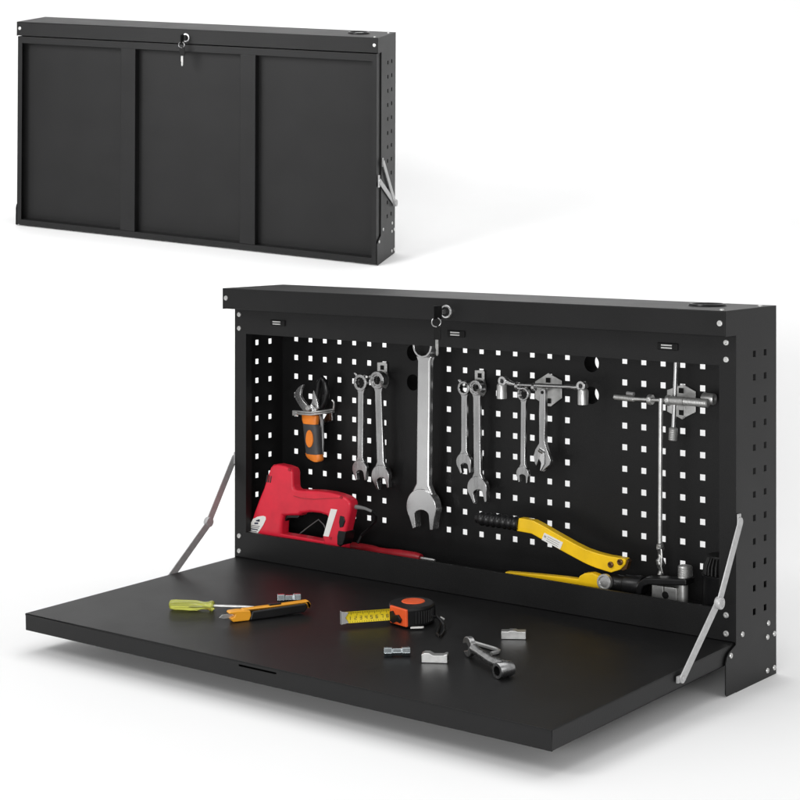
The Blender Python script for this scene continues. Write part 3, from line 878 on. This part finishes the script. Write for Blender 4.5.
# lower bar joining head and handle
MB().prism(gpts([(205, 408), (230, 416), (330, 432), (440, 452), (500, 460)]) + [(gz(500, 470)[0], bz + 0.001), (gz(205, 470)[0], bz + 0.001)], XZ(yg), -0.0175, 0.0095).build('magazine', 'red', t, bevel=0.002)
# handle overmould and details
MB().prism(gpts([(292, 214), (330, 226), (400, 232), (480, 226), (540, 224), (540, 221), (480, 222), (400, 227), (330, 221), (292, 210)]), XZ(yg - 0.0195), -0.0004, 0.003).build('mould_line', 'darkred', t)
MB().prism(gpts([(226, 316), (300, 316), (303, 328), (296, 334), (240, 334), (228, 352)]), XZ(yg), -0.009, 0.009).build('trigger', 'satin_black', t, bevel=0.0015)
lab = gpts([(44, 406), (58, 368), (76, 334), (100, 322), (128, 317), (142, 322), (144, 336), (130, 366), (112, 394), (97, 413)])
lb = MB().prism(lab, XZ(yg - 0.019), -0.0008, 0.0006).build('label_plate', 'white', t)
ln = MB()
for (a, b, c_, d_, h_) in ((92, 340, 112, 336, 7), (84, 352, 104, 352, 10), (68, 366, 112, 372, 3), (64, 374, 108, 381, 3), (62, 382, 102, 389, 6), (58, 394, 96, 401, 3)):
    ln.prism(gpts([(a, b), (c_, d_), (c_, d_ + h_), (a, b + h_)]), XZ(yg - 0.0199), -0.0003, 0.0003)
ln.prism(gpts([(97, 347), (106, 334), (112, 349)]), XZ(yg - 0.0199), -0.0003, 0.0002)
ln.build('label_print', 'ink', lb)
MB().prism(gpts([(490, 280), (524, 284), (478, 428), (450, 424)]), XZ(yg - 0.019), -0.0008, 0.0006).build('white_strip', 'white', t)
vt = MB()
for k in range(3):
    vt.prism(gpts([(150 + 10 * k, 100 + 3 * k), (155 + 10 * k, 100 + 3 * k), (149 + 10 * k, 138 + 2 * k), (143 + 10 * k, 138 + 2 * k)]), XZ(yg - 0.019), -0.0006, 0.0006)
vt.build('vent_slots', 'blackink', t)
for a, b in ((236, 78), (512, 226), (458, 444)):
    c = gz(a, b, yg - 0.019)
    MB().lathe([(0.0034, -0.001), (0.0034, 0.0008), (0.0014, 0.0008), (0.0014, 0.0002), (0.0002, 0.0002)], c, (0, -1, 0), 12).build('screw', 'darkred', t)
MB().prism(gpts([(540, 316), (560, 322), (566, 345), (556, 376), (538, 380), (534, 350)]), XZ(yg - 0.017), -0.004, 0.006).build('switch', 'satin_black', t, bevel=0.0012)
MB().prism(gpts([(530, 396), (572, 402), (566, 440), (556, 470), (540, 482), (524, 470), (524, 424)]), XZ(yg - 0.016), -0.005, 0.026).build('latch', 'satin_black', t, bevel=0.002)
MB().tube([gz(586, 276, yg), gz(610, 279, yg), gz(640, 285, yg + 0.004), gz(676, 300, yg + 0.010)], [0.0050, 0.0042, 0.0034, 0.003], 10).build('cord_sleeve', 'cord', t)
MB().tube([gz(674, 299, yg + 0.010), gz(700, 320, yg + 0.02), gz(696, 352, yg + 0.03), gz(660, 392, yg + 0.04), gz(620, 430, yg + 0.04), gz(600, 470, yg + 0.03)], 0.0032, 10).build('cord', 'rubber', t)
t2 = thing('wire_clip', 'thin springy wire clip seen through the staple gun grip', 'wire', T(*gz(370, 440, yg + 0.045)))
MB().tube([gz(285, 425, yg + 0.03), gz(345, 378, yg + 0.03), gz(392, 344, yg + 0.03), gz(420, 372, yg + 0.03), gz(446, 432, yg + 0.03)], 0.0012, 8).build('wire', 'cord', t2)

# red screwdriver behind the gun
yv = 0.098
P = lambda px, py: on_y(px, py, yv)
p0, p1, p2 = P(346, 547.4), P(421, 557.2), P(435, 559.0)
for p in (p0, p1, p2):
    p[2] = TRAY + 0.0115
t = thing('screwdriver', 'red handled screwdriver lying in the tray behind the staple gun', 'screwdriver', T(*p0))
prof = [(0, .006), (.03, .0105), (.12, .0112), (.35, .0110), (.45, .0088), (.55, .0088), (.70, .0108), (.93, .0108), (1.0, .0085)]
MB().tube([p0 + (p1 - p0) * a for a, r in prof], [r for a, r in prof], 16).build('handle', 'darkred', t)
MB().tube([p1 - (p1 - p0) * 0.01, p1 + (p2 - p1) * 0.7, p2], [0.0034, 0.0034, 0.0026], 12).build('shaft', 'bright', t)

# ------------------------------------------------------------------ hydraulic crimper in the tray
yc = 0.072
K = lambda pts: [(470 + a / 5, 500 + b / 5) for a, b in pts]
def kz(a, b, dy=0.0):
    return on_y(470 + a / 5, 500 + b / 5, yc + dy)
def kp(pts, dy=0.0):
    return [tuple(kz(a, b, dy)[[0, 2]]) for a, b in pts]
def k8(a, b, dy=0.0):
    return on_y(590 + a / 5.333, 540 + b / 5.333, yc + dy)
def k8p(pts, dy=0.0):
    return [tuple(k8(a, b, dy)[[0, 2]]) for a, b in pts]
t = thing('hydraulic_crimper', 'yellow hydraulic hand crimper with black ribbed grip lying in the right end of the tray', 'crimper', T(kz(700, 400)[0], yc, TRAY))
g0, g1 = kz(30, 88), kz(252, 121)
pts, rs = [], []
for k in range(64):
    f = k / 63
    pts.append(g0 + (g1 - g0) * f)
    rs.append((0.0132 + 0.0013 * math.sin(f * 2 * math.pi * 8.0)) * (0.55 + 0.45 * min(1, f * 9)) * (1 if f < .96 else 1.06))
MB().tube(pts, rs, 18).build('ribbed_grip', 'rubber', t)
MB().prism(kp([(255, 87), (280, 90), (330, 101), (385, 130), (430, 157), (480, 185), (535, 216), (590, 243), (645, 262), (700, 276), (785, 290), (791, 300), (788, 318), (762, 345), (716, 360), (690, 352), (640, 336),
               (600, 320), (560, 300), (505, 270), (450, 240), (410, 216), (370, 194), (320, 166), (245, 152)]), XZ(yc), -0.009, 0.009).build('upper_handle', 'yellow', t, bevel=0.0025, seg=3)
lab = MB().prism(kp([(385, 160), (478, 208), (464, 243), (372, 195)]), XZ(yc - 0.009), -0.0007, 0.0005).build('label_plate', 'white', t)
ln = MB()
ln.prism(kp([(386, 172), (396, 177), (393, 186), (383, 181)]), XZ(yc - 0.0098), -0.0002, 0.0002)
for q in range(3):
    ln.prism(kp([(402 - q * 3, 178 + q * 9), (462 - q * 4, 209 + q * 9), (461 - q * 4, 212 + q * 9), (401 - q * 3, 181 + q * 9)]), XZ(yc - 0.0098), -0.0002, 0.0002)
ln.build('label_print', 'greyink', lab)
for a, b in ((705, 323), (752, 310)):
    MB().lathe([(0.0058, 0), (0.0058, 0.003), (0.004, 0.004), (0.0028, 0.0035), (0.0024, 0.0018), (0.0002, 0.0018)], kz(a, b, -0.009), (0, -1, 0), 18).build('bolt', 'bronze', t)
MB().prism(kp([(762, 346), (795, 292), (802, 305), (790, 345), (770, 352)]), XZ(yc), -0.006, 0.006).build('link', 'bronze', t, bevel=0.001)
lowh = kp([(205, 350), (300, 357), (400, 366), (500, 376), (570, 386), (578, 370), (602, 357), (640, 355), (672, 368), (690, 395), (700, 420), (690, 436), (640, 441), (585, 434), (560, 425), (470, 412), (380, 398), (300, 382), (208, 362)])
MB().prism(lowh, XZ(yc - 0.014), -0.008, 0.008).build('lower_handle', 'yellow', t, bevel=0.0022, seg=3)
rc = kz(674, 410, -0.023)
MB().lathe([(0.0150, -0.004), (0.0150, 0.004), (0.0138, 0.0052), (0.0112, 0.0052), (0.0105, 0.0035), (0.0105, -0.004)], rc, (0.0, -1, 0.1), 28, closed=True).build('valve_ring', 'bright', t)
MB().lathe([(0.0002, 0.0030), (0.0055, 0.0034), (0.0106, 0.0026), (0.0106, -0.004), (0.0002, -0.004)], rc, (0.0, -1, 0.1), 24).build('valve_knob', 'machined', t)
# cylinder body
a_, b_ = k8(95, 228), k8(285, 246)
MB().tube([a_, a_ + (b_ - a_) * .1, a_ + (b_ - a_) * .14, a_ + (b_ - a_) * .30, a_ + (b_ - a_) * .34, a_ + (b_ - a_) * .5, a_ + (b_ - a_) * .53, a_ + (b_ - a_) * .95, b_],
          [.011, .0125, .0168, .0172, .0160, .0160, .0185, .0188, .0165], 24).build('cylinder', 'satin_black', t)
# jaw arm, jaw blocks, threaded ram
MB().prism(k8p([(262, 285), (264, 246), (276, 216), (304, 197), (420, 201), (530, 205), (531, 238), (420, 238), (330, 234), (302, 242), (290, 262), (288, 290)], -0.012), XZ(yc - 0.012), -0.012, 0.020).build('jaw_yoke', 'satin_black', t, bevel=0.003, seg=3)
x0, x1, x2 = k8(343, 270, -.008)[0], k8(405, 270, -.008)[0], k8(409, 270, -.008)[0]
x3 = k8(476, 270, -.008)[0]
zt_, zb_ = k8(400, 241, -.008)[2], TRAY + 0.001
MB().box(x0, x1, yc - 0.018, yc + 0.012, zb_, zt_).build('jaw_block', 'machined', t, bevel=0.0015)
MB().box(x2, x3, yc - 0.018, yc + 0.012, zb_, zt_).build('jaw_block', 'machined', t, bevel=0.0015)
c = k8(402, 293, -.0182)
MB().lathe([(0.0002, 0.0012), (0.0066, 0.0012), (0.0066, 0.0), (0.0002, 0.0)], c, (0, -1, 0), 20).build('die_hole', 'hole_black', t)
rp = []
base = k8(508, 200)
top = k8(508, 136)
rad = 0.0135
hh = top[2] - base[2]
pr = [(0.0002, hh)] + [(rad * 0.85, hh), (rad * 0.97, hh - 0.002)]
for k in range(7):
    zz = hh - 0.003 - k * (hh - 0.004) / 7
    pr += [(rad, zz), (rad * 0.93, zz - (hh - 0.004) / 14)]
pr += [(rad, 0), (0.0002, 0)]
MB().lathe(pr, base, (0, 0, 1), 24).build('threaded_ram', 'machined', t)
base2 = k8(497, 330, -.006)
MB().lathe([(0.0002, 0), (0.009, 0), (0.009, k8(497, 240, -.006)[2] - TRAY), (0.0002, k8(497, 240, -.006)[2] - TRAY)], (base2[0], base2[1], TRAY + 0.0005), (0, 0, 1), 20).build('guide_pin', 'bright', t)

# vented black cup behind the right stile
yk = 0.075
c = on_y(722.5, 590, yk)
t = thing('vented_cup', 'black plastic cup with a slotted domed collar in the right corner of the tray', 'cup', T(c[0], yk, TRAY))
R_ = 0.036
h1 = on_y(722.5, 574, yk)[2] - TRAY
h2 = on_y(722.5, 556, yk)[2] - TRAY
MB().lathe([(0.0002, 0), (R_, 0), (R_ * 1.02, 0.004), (R_, h1 - 0.004), (R_ * 1.03, h1 - 0.002), (R_ * 1.03, h1), (R_ * 0.9, h1 + 0.001), (0.0002, h1 + 0.001)], (c[0], yk, TRAY), (0, 0, 1), 40).build('body', 'satin_black', t)
rb = MB()
for k in range(26):
    q = 2 * math.pi * k / 26
    d = np.array([math.cos(q), math.sin(q), 0])
    p = np.array([c[0], yk, TRAY])
    rb.tube([p + d * R_ * .93 + (0, 0, h1 + .001), p + d * R_ * .90 + (0, 0, h1 + (h2 - h1) * .5), p + d * R_ * .70 + (0, 0, h2)], [.0022, .0022, .0018], 8)
rb.build('slotted_collar', 'hole_black', t)
MB().lathe([(0.0002, h2 + .002), (R_ * .72, h2 + .002), (R_ * .76, h2 - .001), (R_ * .7, h2 - .003), (R_ * .6, h1), (0.0002, h1)], (c[0], yk, TRAY), (0, 0, 1), 36).build('cap', 'hole_black', t)

# ------------------------------------------------------------------ tools on the let-down door
O_T = np.array([0, VY, ZT - 0.0012 + VY * st])
N_T = np.array([0, -st, ct])
def tbl(px, py, h=0.0):
    d = ray(px, py)
    k = ((O_T + N_T * h - CAM) @ N_T) / (d @ N_T)
    return CAM + d * k
def tmat(p, ang):
    m = Matrix.Rotation(TILT, 4, 'X') @ Matrix.Rotation(ang, 4, 'Z')
    m.translation = Vector(p.tolist())
    return m
def between(pa, pb):
    v = pb - pa
    return math.atan2(v[1], v[0]), np.linalg.norm(v)

# lime screwdriver: local x runs from butt to tip
r_ = 0.0097
A, B = tbl(169.5, 604.5, r_), tbl(252, 607.2, r_)
ang, L = between(A, B)
t = thing('screwdriver', 'screwdriver with a translucent lime green handle at the left of the worktop', 'screwdriver', tmat(tbl(169.5, 604.5, r_) - N_T * r_, ang))
hl = np.linalg.norm(tbl(214, 606, r_) - A)
def fluted(b, prof, n=48, lobes=8, amp=0.07):
    vs, fs = [], []
    for x_, rr, fl in prof:
        for k in range(n):
            q = 2 * math.pi * k / n
            R__ = rr * (1 + amp * fl * (math.cos(q * lobes) - 0.3))
            vs.append((x_, R__ * math.cos(q), r_ + R__ * math.sin(q)))
    for i in range(len(prof) - 1):
        for k in range(n):
            k2 = (k + 1) % n
            fs.append((i * n + k, i * n + k2, (i + 1) * n + k2, (i + 1) * n + k))
    fs.append(tuple(range(n - 1, -1, -1)))
    fs.append(tuple((len(prof) - 1) * n + k for k in range(n)))
    return b.add(vs, fs)
fluted(MB(), [(0, .0055, 0), (.002, .0085, 0), (.006, .0092, .4), (.012, .0097, 1), (hl * .62, .0095, 1), (hl * .70, .0082, .3), (hl * .80, .0072, 0), (hl * .88, .0080, 0), (hl * .92, .0098, 0), (hl * .97, .0098, 0), (hl, .0075, 0)]).build('handle', 'lime', t, local=True)
MB().tube([(hl * .45, 0, r_), (L * .9, 0, r_), (L * 1.02, 0, r_)], [0.0029, 0.0029, 0.0022], 12).build('shaft', 'bright', t, local=True)

# utility knife: local x from nose to butt
A, B = tbl(227.5, 622.3), tbl(310.0, 611.8)
ang, L = between(A, B)
t = thing('utility_knife', 'amber and black utility knife lying across the lime screwdriver tip', 'knife', tmat(A, ang))
kf = ((0, 0, 0), (1, 0, 0), (0, 0, 1), (0, 1, 0))
hk = 0.0215
MB().prism([(0.008, 0.001), (0.040, 0.0005), (0.044, 0.010), (0.042, hk * .90), (0.018, hk * 1.0), (0.003, hk * .98), (0.0, hk * .80), (0.012, hk * .70), (0.010, hk * .50), (0.003, hk * .40)], kf, -0.010, 0.010).build('nose', 'amber', t, local=True, bevel=0.0025)
MB().prism([(-0.016, 0.0105), (-0.008, 0.0080), (0.02, 0.0080), (0.02, 0.0150), (-0.010, 0.0150)], kf, -0.0012, 0.0012).build('blade', 'bright', t, local=True)
MB().prism([(0.040, 0.0004), (L * .55, 0.0008), (L * .91, 0.0030), (L * .95, 0.012), (L * .93, hk * .92), (L * .6, hk * .88), (0.045, hk * .80)], kf, -0.0115, 0.0105).build('grip', 'rubber', t, local=True, bevel=0.003, seg=3)
MB().prism([(0.024, hk * .80), (0.046, hk * .82), (L * .6, hk * .90), (L * .92, hk * .94), (L * .94, hk * .84), (L * .955, 0.010), (L * .985, 0.008), (L * 1.0, hk * .72), (L * .97, hk * 1.08), (L * .6, hk * 1.02), (0.030, hk * 1.02)], kf, -0.0075, 0.0078).build('top_shell', 'amber', t, local=True, bevel=0.002)
MB().box(L * .50, L * .64, -0.0045, 0.0045, hk * 1.0, hk * 1.16).build('slide_button', 'rubber', t, local=True, bevel=0.001)

# tape measure lying flat
A = tbl(424, 632)
t = thing('tape_measure', 'orange and black tape measure lying flat with its yellow blade pulled out', 'tape measure', tmat(tbl(420, 628), 0.0))
ct_ = tbl(420, 628)
inv = tmat(ct_, 0.0).inverted()
def lt(p):
    return np.array(inv @ Vector(p.tolist()))
H_T = 0.036
fl = lt(tbl(390.5, 624.5))            # front left lower corner
fr_ = lt(tbl(406.0, 629.3))         # front right lower corner
bk = lt(tbl(433, 622))
front = fr_ - fl
# footprint: flat nose between fl and fr_, rounded body to the right
fw_ = np.array([front[0], front[1]])
cen = lt(tbl(413.5, 620.5))[:2]
rad_ = 0.037
foot = [tuple(fl[:2]), tuple(fr_[:2])]
a0 = math.atan2(*(np.array(fr_[:2]) - cen)[::-1])
a1 = math.atan2(*(np.array(fl[:2]) - cen)[::-1])
if a1 < a0:
    a1 += 2 * math.pi
for k in range(1, 26):
    q = a0 + (a1 - a0) * k / 26
    f = k / 26
    ra = np.linalg.norm(np.array(fr_[:2]) - cen) * (1 - f) + np.linalg.norm(np.array(fl[:2]) - cen) * f
    ra = ra + (rad_ - ra) * math.sin(math.pi * f) ** 0.7
    foot.append((cen[0] + ra * math.cos(q), cen[1] + ra * math.sin(q)))
zf_ = ((0, 0, 0), (1, 0, 0), (0, 1, 0), (0, 0, 1))
MB().prism(foot, zf_, 0.0005, H_T).build('case', 'rubber', t, local=True, bevel=0.005, seg=4)
# rubber ribs round the case
rb = MB()
for k in [i / 2 for i in range(5, 48)]:
    q = (np.array(foot[int(k)]) + np.array(foot[int(k + 0.5)])) / 2
    d_ = np.array([q[0] - cen[0], q[1] - cen[1]])
    d_ /= np.linalg.norm(d_)
    p_ = np.array(q) + d_ * 0.0002
    rb.tube([(p_[0], p_[1], 0.007), (p_[0], p_[1], H_T - 0.007)], 0.0010, 6)
rb.build('grip_ribs', 'rubber', t, local=True)
# orange nose shell
nose = [tuple(np.array(fl[:2]) * 1.0), tuple(fr_[:2])]
fdir = (fr_ - fl)[:2] / np.linalg.norm((fr_ - fl)[:2])
fn = np.array([fdir[1], -fdir[0]])
if fn @ (np.array(fl[:2]) - cen) < 0:
    fn = -fn
p_a, p_b = np.array(fl[:2]) - fdir * 0.0008, np.array(fr_[:2]) + fdir * 0.0008
back_a, back_b = p_a - fn * 0.014 - fdir * 0.003, p_b - fn * 0.004 + fdir * 0.0015
MB().prism([tuple(p_a + fn * 0.0012), tuple(p_b + fn * 0.0012), tuple(back_b), tuple(back_a)], zf_, 0.0035, H_T - 0.0005).build('nose_shell', 'tapeorange', t, local=True, bevel=0.002)
MB().lathe([(0.0002, 0.0012), (0.014, 0.0014), (0.021, 0.0006), (0.0225, -0.001), (0.0002, -0.001)], (cen[0], cen[1], H_T + 0.0003), (0, 0, 1), 36, sx=1.0, sy=1.0).build('top_disc', 'tapeorange', t, local=True)
mid = (p_a + p_b) / 2
# mouth and lock button
mw = p_a + (p_b - p_a) * 0.20
def npt(f, out, z_):
    q = p_a + (p_b - p_a) * f + fn * out
    return (q[0], q[1], z_)
MB().prism([(.12, .22), (.30, .16), (.52, .30), (.74, .26), (.80, .46), (.62, .66), (.38, .60), (.26, .78), (.10, .72)], (tuple(npt(0, 0.0016, 0)), tuple(np.array(npt(1, 0, 0)) - np.array(npt(0, 0, 0))), (0, 0, H_T), (fn[0], fn[1], 0)), 0, 0.004).build('lock_button', 'satin_black', t, local=True, bevel=0.001)
wl = lt(tbl(410.5, 630.6))
wl2 = lt(tbl(422.5, 630.2))
# blade: stands on edge, leaves the mouth to the left
b0 = np.array(npt(.10, -0.004, 0))
dtip = lt(tbl(341.5, 628.4))
dv_ = np.array([dtip[0] - b0[0], dtip[1] - b0[1]])
Lb = np.linalg.norm(dv_)
dv_ /= Lb
nv_ = np.array([-dv_[1], dv_[0]])
if nv_[1] > 0:
    nv_ = -nv_
blade = MB()
ZB0, ZB1 = 0.0085, 0.0295
rows = []
for i in range(2):
    for j in range(9):
        f = j / 8
        bow = 0.0028 * (1 - (2 * f - 1) ** 2)
        q = b0[:2] + dv_ * Lb * i - nv_ * (bow)
        rows.append((q[0], q[1], ZB0 + (ZB1 - ZB0) * f))
for i in range(2):
    for j in range(9):
        p_ = rows[i * 9 + j]
        rows.append((p_[0] - nv_[0] * 0.0004, p_[1] - nv_[1] * 0.0004, p_[2]))
fsb = []
for j in range(8):
    fsb.append((j, j + 1, 9 + j + 1, 9 + j))
    fsb.append((18 + j, 27 + j, 27 + j + 1, 18 + j + 1))
fsb += [(0, 9, 27, 18), (8, 26, 35, 17)] + [(j, 18 + j, 18 + j + 1, j + 1) for j in range(8)] + [(9 + j, 9 + j + 1, 27 + j + 1, 27 + j) for j in range(8)]
tb = blade.add(rows, fsb).build('tape_blade', 'tapeyellow', t, local=True)
def on_blade(s, f, off=0.00035):
    bow = 0.0028 * (1 - (2 * f - 1) ** 2)
    q = b0[:2] + dv_ * s - nv_ * bow + nv_ * off
    return (q[0], q[1], ZB0 + (ZB1 - ZB0) * f)
mk = MB()
def patch(s0, s1, f0, f1):
    n_ = 4
    v_ = [on_blade(s_v, f0 + (f1 - f0) * k / n_) for s_v in (s0, s1) for k in range(n_ + 1)]
    mk.add(v_, [(k, k + 1, n_ + 1 + k + 1, n_ + 1 + k) for k in range(n_)])
step = 0.0022
for k in range(int(Lb / step) - 3):
    s_v = Lb - 0.008 - k * step
    hgt_ = 0.36 if k % 10 == 0 else (0.28 if k % 5 == 0 else 0.17)
    patch(s_v, s_v + 0.0007, 0.97 - hgt_, 0.97)
    if k % 2 == 0:
        patch(s_v, s_v + 0.0006, 0.04, 0.14)
SEG = {'1': 'cf', '2': 'abged', '3': 'abgcd', '4': 'fgbc', '5': 'afgcd', '6': 'afgedc', '7': 'abc', '8': 'abcdefg'}
def digit(ch, s0, w_, f0, f1):
    th_s, th_f = w_ * 0.22, (f1 - f0) * 0.13
    fm = (f0 + f1) / 2
    if ch == '1':
        patch(s0 - w_ * .6, s0 - w_ * .6 + th_s, f0, f1)
        return
    for q in SEG[ch]:
        if q == 'a': patch(s0 - w_, s0, f1 - th_f, f1)
        if q == 'd': patch(s0 - w_, s0, f0, f0 + th_f)
        if q == 'g': patch(s0 - w_, s0, fm - th_f / 2, fm + th_f / 2)
        if q == 'f': patch(s0 - th_s, s0, fm, f1)
        if q == 'e': patch(s0 - th_s, s0, f0, fm)
        if q == 'b': patch(s0 - w_, s0 - w_ + th_s, fm, f1)
        if q == 'c': patch(s0 - w_, s0 - w_ + th_s, f0, fm)
for k in range(1, 9):
    s_v = Lb - 0.008 - k * (Lb - 0.012) / 8.6
    digit(str(k), s_v + 0.003, 0.0042, 0.24, 0.54)
mk.build('tape_markings', 'blackink', tb, local=True)
e0 = on_blade(Lb, 0.0)
hk_ = MB()
fr2 = ((e0[0], e0[1], 0), (dv_[0], dv_[1], 0), (0, 0, 1), (nv_[0], nv_[1], 0))
hk_.prism([(-0.013, 0.0095), (0.0012, 0.007), (0.0012, 0.031), (-0.013, 0.0285), (-0.007, 0.019)], fr2, 0.0002, 0.0012)
hk_.prism([(0.0, 0.007), (0.0012, 0.007), (0.0012, 0.031), (0.0, 0.031)], fr2, -0.006, 0.0012)
hk_.build('end_hook', 'arm', t, local=True)
MB().add([(wl[0], wl[1], 0.0035), (wl2[0], wl2[1], 0.0035), (wl2[0], wl2[1] - .0005, 0.0062), (wl[0], wl[1] - .0005, 0.0062),
          (wl[0], wl[1] + .004, 0.0035), (wl2[0], wl2[1] + .004, 0.0035), (wl2[0], wl2[1] + .004, 0.0062), (wl[0], wl[1] + .004, 0.0062)],
         [(0, 1, 2, 3), (4, 7, 6, 5), (0, 4, 5, 1), (3, 2, 6, 7), (0, 3, 7, 4), (1, 5, 6, 2)]).build('white_mark', 'white', t, local=True)
# wrist strap
q = [tbl(432, 617, .020), tbl(437, 617, .018), tbl(441, 620, .016), tbl(444, 625, .008), tbl(443.5, 632, .003), tbl(440, 637, .0025), tbl(437, 634, .0025), tbl(438.5, 628, .003), tbl(441, 622, .007), tbl(438, 616.5, .017)]
MB().tube([lt(p_) for p_ in q], 0.0027, 10).build('wrist_strap', 'rubber', t, local=True)
MB().tube([lt(tbl(440, 617.5, .018)), lt(tbl(444, 619.5, .014))], [0.003, 0.0026], 10).build('strap_clip', 'bright', t, local=True)

# four coupling nuts
GC = 'metal coupling nuts on the worktop'
def coupling(label, pa, pb, hgt, m, style):
    A, B = tbl(*pa), tbl(*pb)
    ang, L = between(A, B)
    t = thing('coupling_nut', label, 'coupling nut', tmat(A, ang), GC)
    r = hgt / 2
    if style == 'hex':
        prof = [(r, 0), (r, L * .30), (r * .80, L * .34), (r * .80, L * .66), (r, L * .70), (r, L)]
        vs, fs = [], []
        n = 6
        for rr, x_ in prof:
            for k in range(n):
                q = math.pi / 6 + 2 * math.pi * k / n + math.pi / 6
                vs.append((x_, rr * 1.08 * math.cos(q), r * .935 + rr * 1.08 * math.sin(q)))
        for i in range(len(prof) - 1):
            for k in range(n):
                fs.append((i * n + k, i * n + (k + 1) % n, (i + 1) * n + (k + 1) % n, (i + 1) * n + k))
        fs += [tuple(range(n)), tuple((len(prof) - 1) * n + k for k in range(n))]
        body = MB().add(vs, fs)
    else:
        # folded block clip: two legs with a stepped top
        top = [(0, hgt * .90), (L * .30, hgt * .90), (L * .36, hgt * 1.0), (L * .60, hgt * 1.0), (L * .66, hgt * .90), (L, hgt * .90)] if style == 'step' else \
              [(0, hgt * .84), (L * .12, hgt), (L * .30, hgt), (L * .46, hgt * .76), (L * .84, hgt * .78), (L * .92, hgt * .90), (L, hgt * .90)]
        body = MB().prism([(0, 0), (L, 0)] + top[::-1], ((0, 0, 0.0004), (1, 0, 0), (0, 0, 1), (0, 1, 0)), -0.001, 0.016)
    bo = body.build('body', m, t, local=True, bevel=0.0009)
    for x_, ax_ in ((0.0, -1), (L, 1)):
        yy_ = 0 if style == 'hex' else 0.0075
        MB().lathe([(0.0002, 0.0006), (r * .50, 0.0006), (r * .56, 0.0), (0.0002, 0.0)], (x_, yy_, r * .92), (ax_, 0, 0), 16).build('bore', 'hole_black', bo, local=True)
    return t
coupling('blue-grey coupling nut behind the amber utility knife', (277.5, 603.8), (301.0, 603.0), 0.0195, 'zincblue', 'hex')
coupling('blue-grey waisted coupling nut just in front of the tape measure', (384.0, 656.5), (410.3, 656.0), 0.0165, 'zincblue', 'hex')
coupling('pale grey notched coupling block nearest the front edge, beside the blue-grey nut', (421.5, 662.8), (447.5, 663.5), 0.0165, 'machined', 'notch')
coupling('pale grey stepped coupling block behind the angled socket wrench', (501.2, 639.3), (526.0, 639.6), 0.0150, 'machined', 'step')

# angled socket wrench lying on its side
A, B = tbl(468, 652.5), tbl(505, 672)
ang, L = between(A, B)
t = thing('socket_wrench', 'stubby angled wrench with an open jaw and a tubular socket on the worktop', 'wrench', tmat(A, ang))
inv_w = tmat(A, ang).inverted()
lw = lambda p: np.array(inv_w @ Vector(p.tolist()))
j = lw(tbl(467.2, 648, 0.016))
s0 = lw(tbl(473, 648, 0.019))
s1 = lw(tbl(492, 661, 0.015))
s2 = lw(tbl(509, 668, 0.013))
MB().tube([s0 + (s1 - s0) * .04, s0 + (s1 - s0) * .35, s1, s2], [0.0085, 0.0072, 0.0075, 0.0095], 16).build('shank', 'steel', t, local=True)
# jaw: upright plate facing the camera side, slot opening down-left
dirv = s1 - s0
dirv[2] = 0
dirv /= np.linalg.norm(dirv)
sidev = np.array([-dirv[1], dirv[0], 0])
jr, hs = 0.0172, 0.0062
pts = []
op = math.radians(196)
for q in np.linspace(op + .55, op + 2 * math.pi - .55, 22):
    pts.append((jr * math.cos(q), jr * math.sin(q)))
ux, uy = math.cos(op), math.sin(op)
pts += [(ux * jr * .95 + uy * hs, uy * jr * .95 - ux * hs), (uy * hs, -ux * hs), (-ux * hs * .7, -uy * hs * .7), (-uy * hs, ux * hs), (ux * jr * .95 - uy * hs, uy * jr * .95 + ux * hs)]
MB().prism(pts, ((s0[0] - dirv[0] * 0.0135, s0[1] - dirv[1] * 0.0135, 0.0184), tuple(dirv), (0, 0, 1), tuple(sidev)), -0.005, 0.005).build('open_jaw', 'steel', t, local=True, bevel=0.0012)
f0, f1 = lw(tbl(496.8, 671, 0.0135)), lw(tbl(511.0, 667.8, 0.0135))
ax = (f1 - f0)
Ls = np.linalg.norm(ax)
rS = 0.0132
MB().lathe([(rS * .62, 0.0), (rS * .95, 0.0), (rS, 0.0015), (rS, Ls * .55), (rS * 1.02, Ls * .8), (rS * .9, Ls), (0.0002, Ls), (0.0002, 0.012), (rS * .58, 0.012)], f0, ax, 28, closed=True).build('socket', 'steel', t, local=True)
MB().lathe([(0.0002, 0.0115), (rS * .6, 0.0115), (rS * .6, 0.0012), (rS * .5, 0.0112), (0.0002, 0.0112)], f0, ax, 20).build('socket_bore', 'hole_black', t, local=True)

# hex key behind it
t = thing('hex_key', 'thin bent hex key lying behind the angled socket wrench', 'hex key', tmat(tbl(472, 642), 0))
inv_h = tmat(tbl(472, 642), 0).inverted()
lh = lambda p: np.array(inv_h @ Vector(p.tolist()))
MB().tube([lh(tbl(472.5, 642.3, .004)), lh(tbl(496, 649.2, .004)), lh(tbl(499, 650.8, .004)), lh(tbl(497.5, 652.2, .004)), lh(tbl(491.0, 653.6, .004))], 0.0036, 6).build('bent_bar', 'bright', t, local=True)
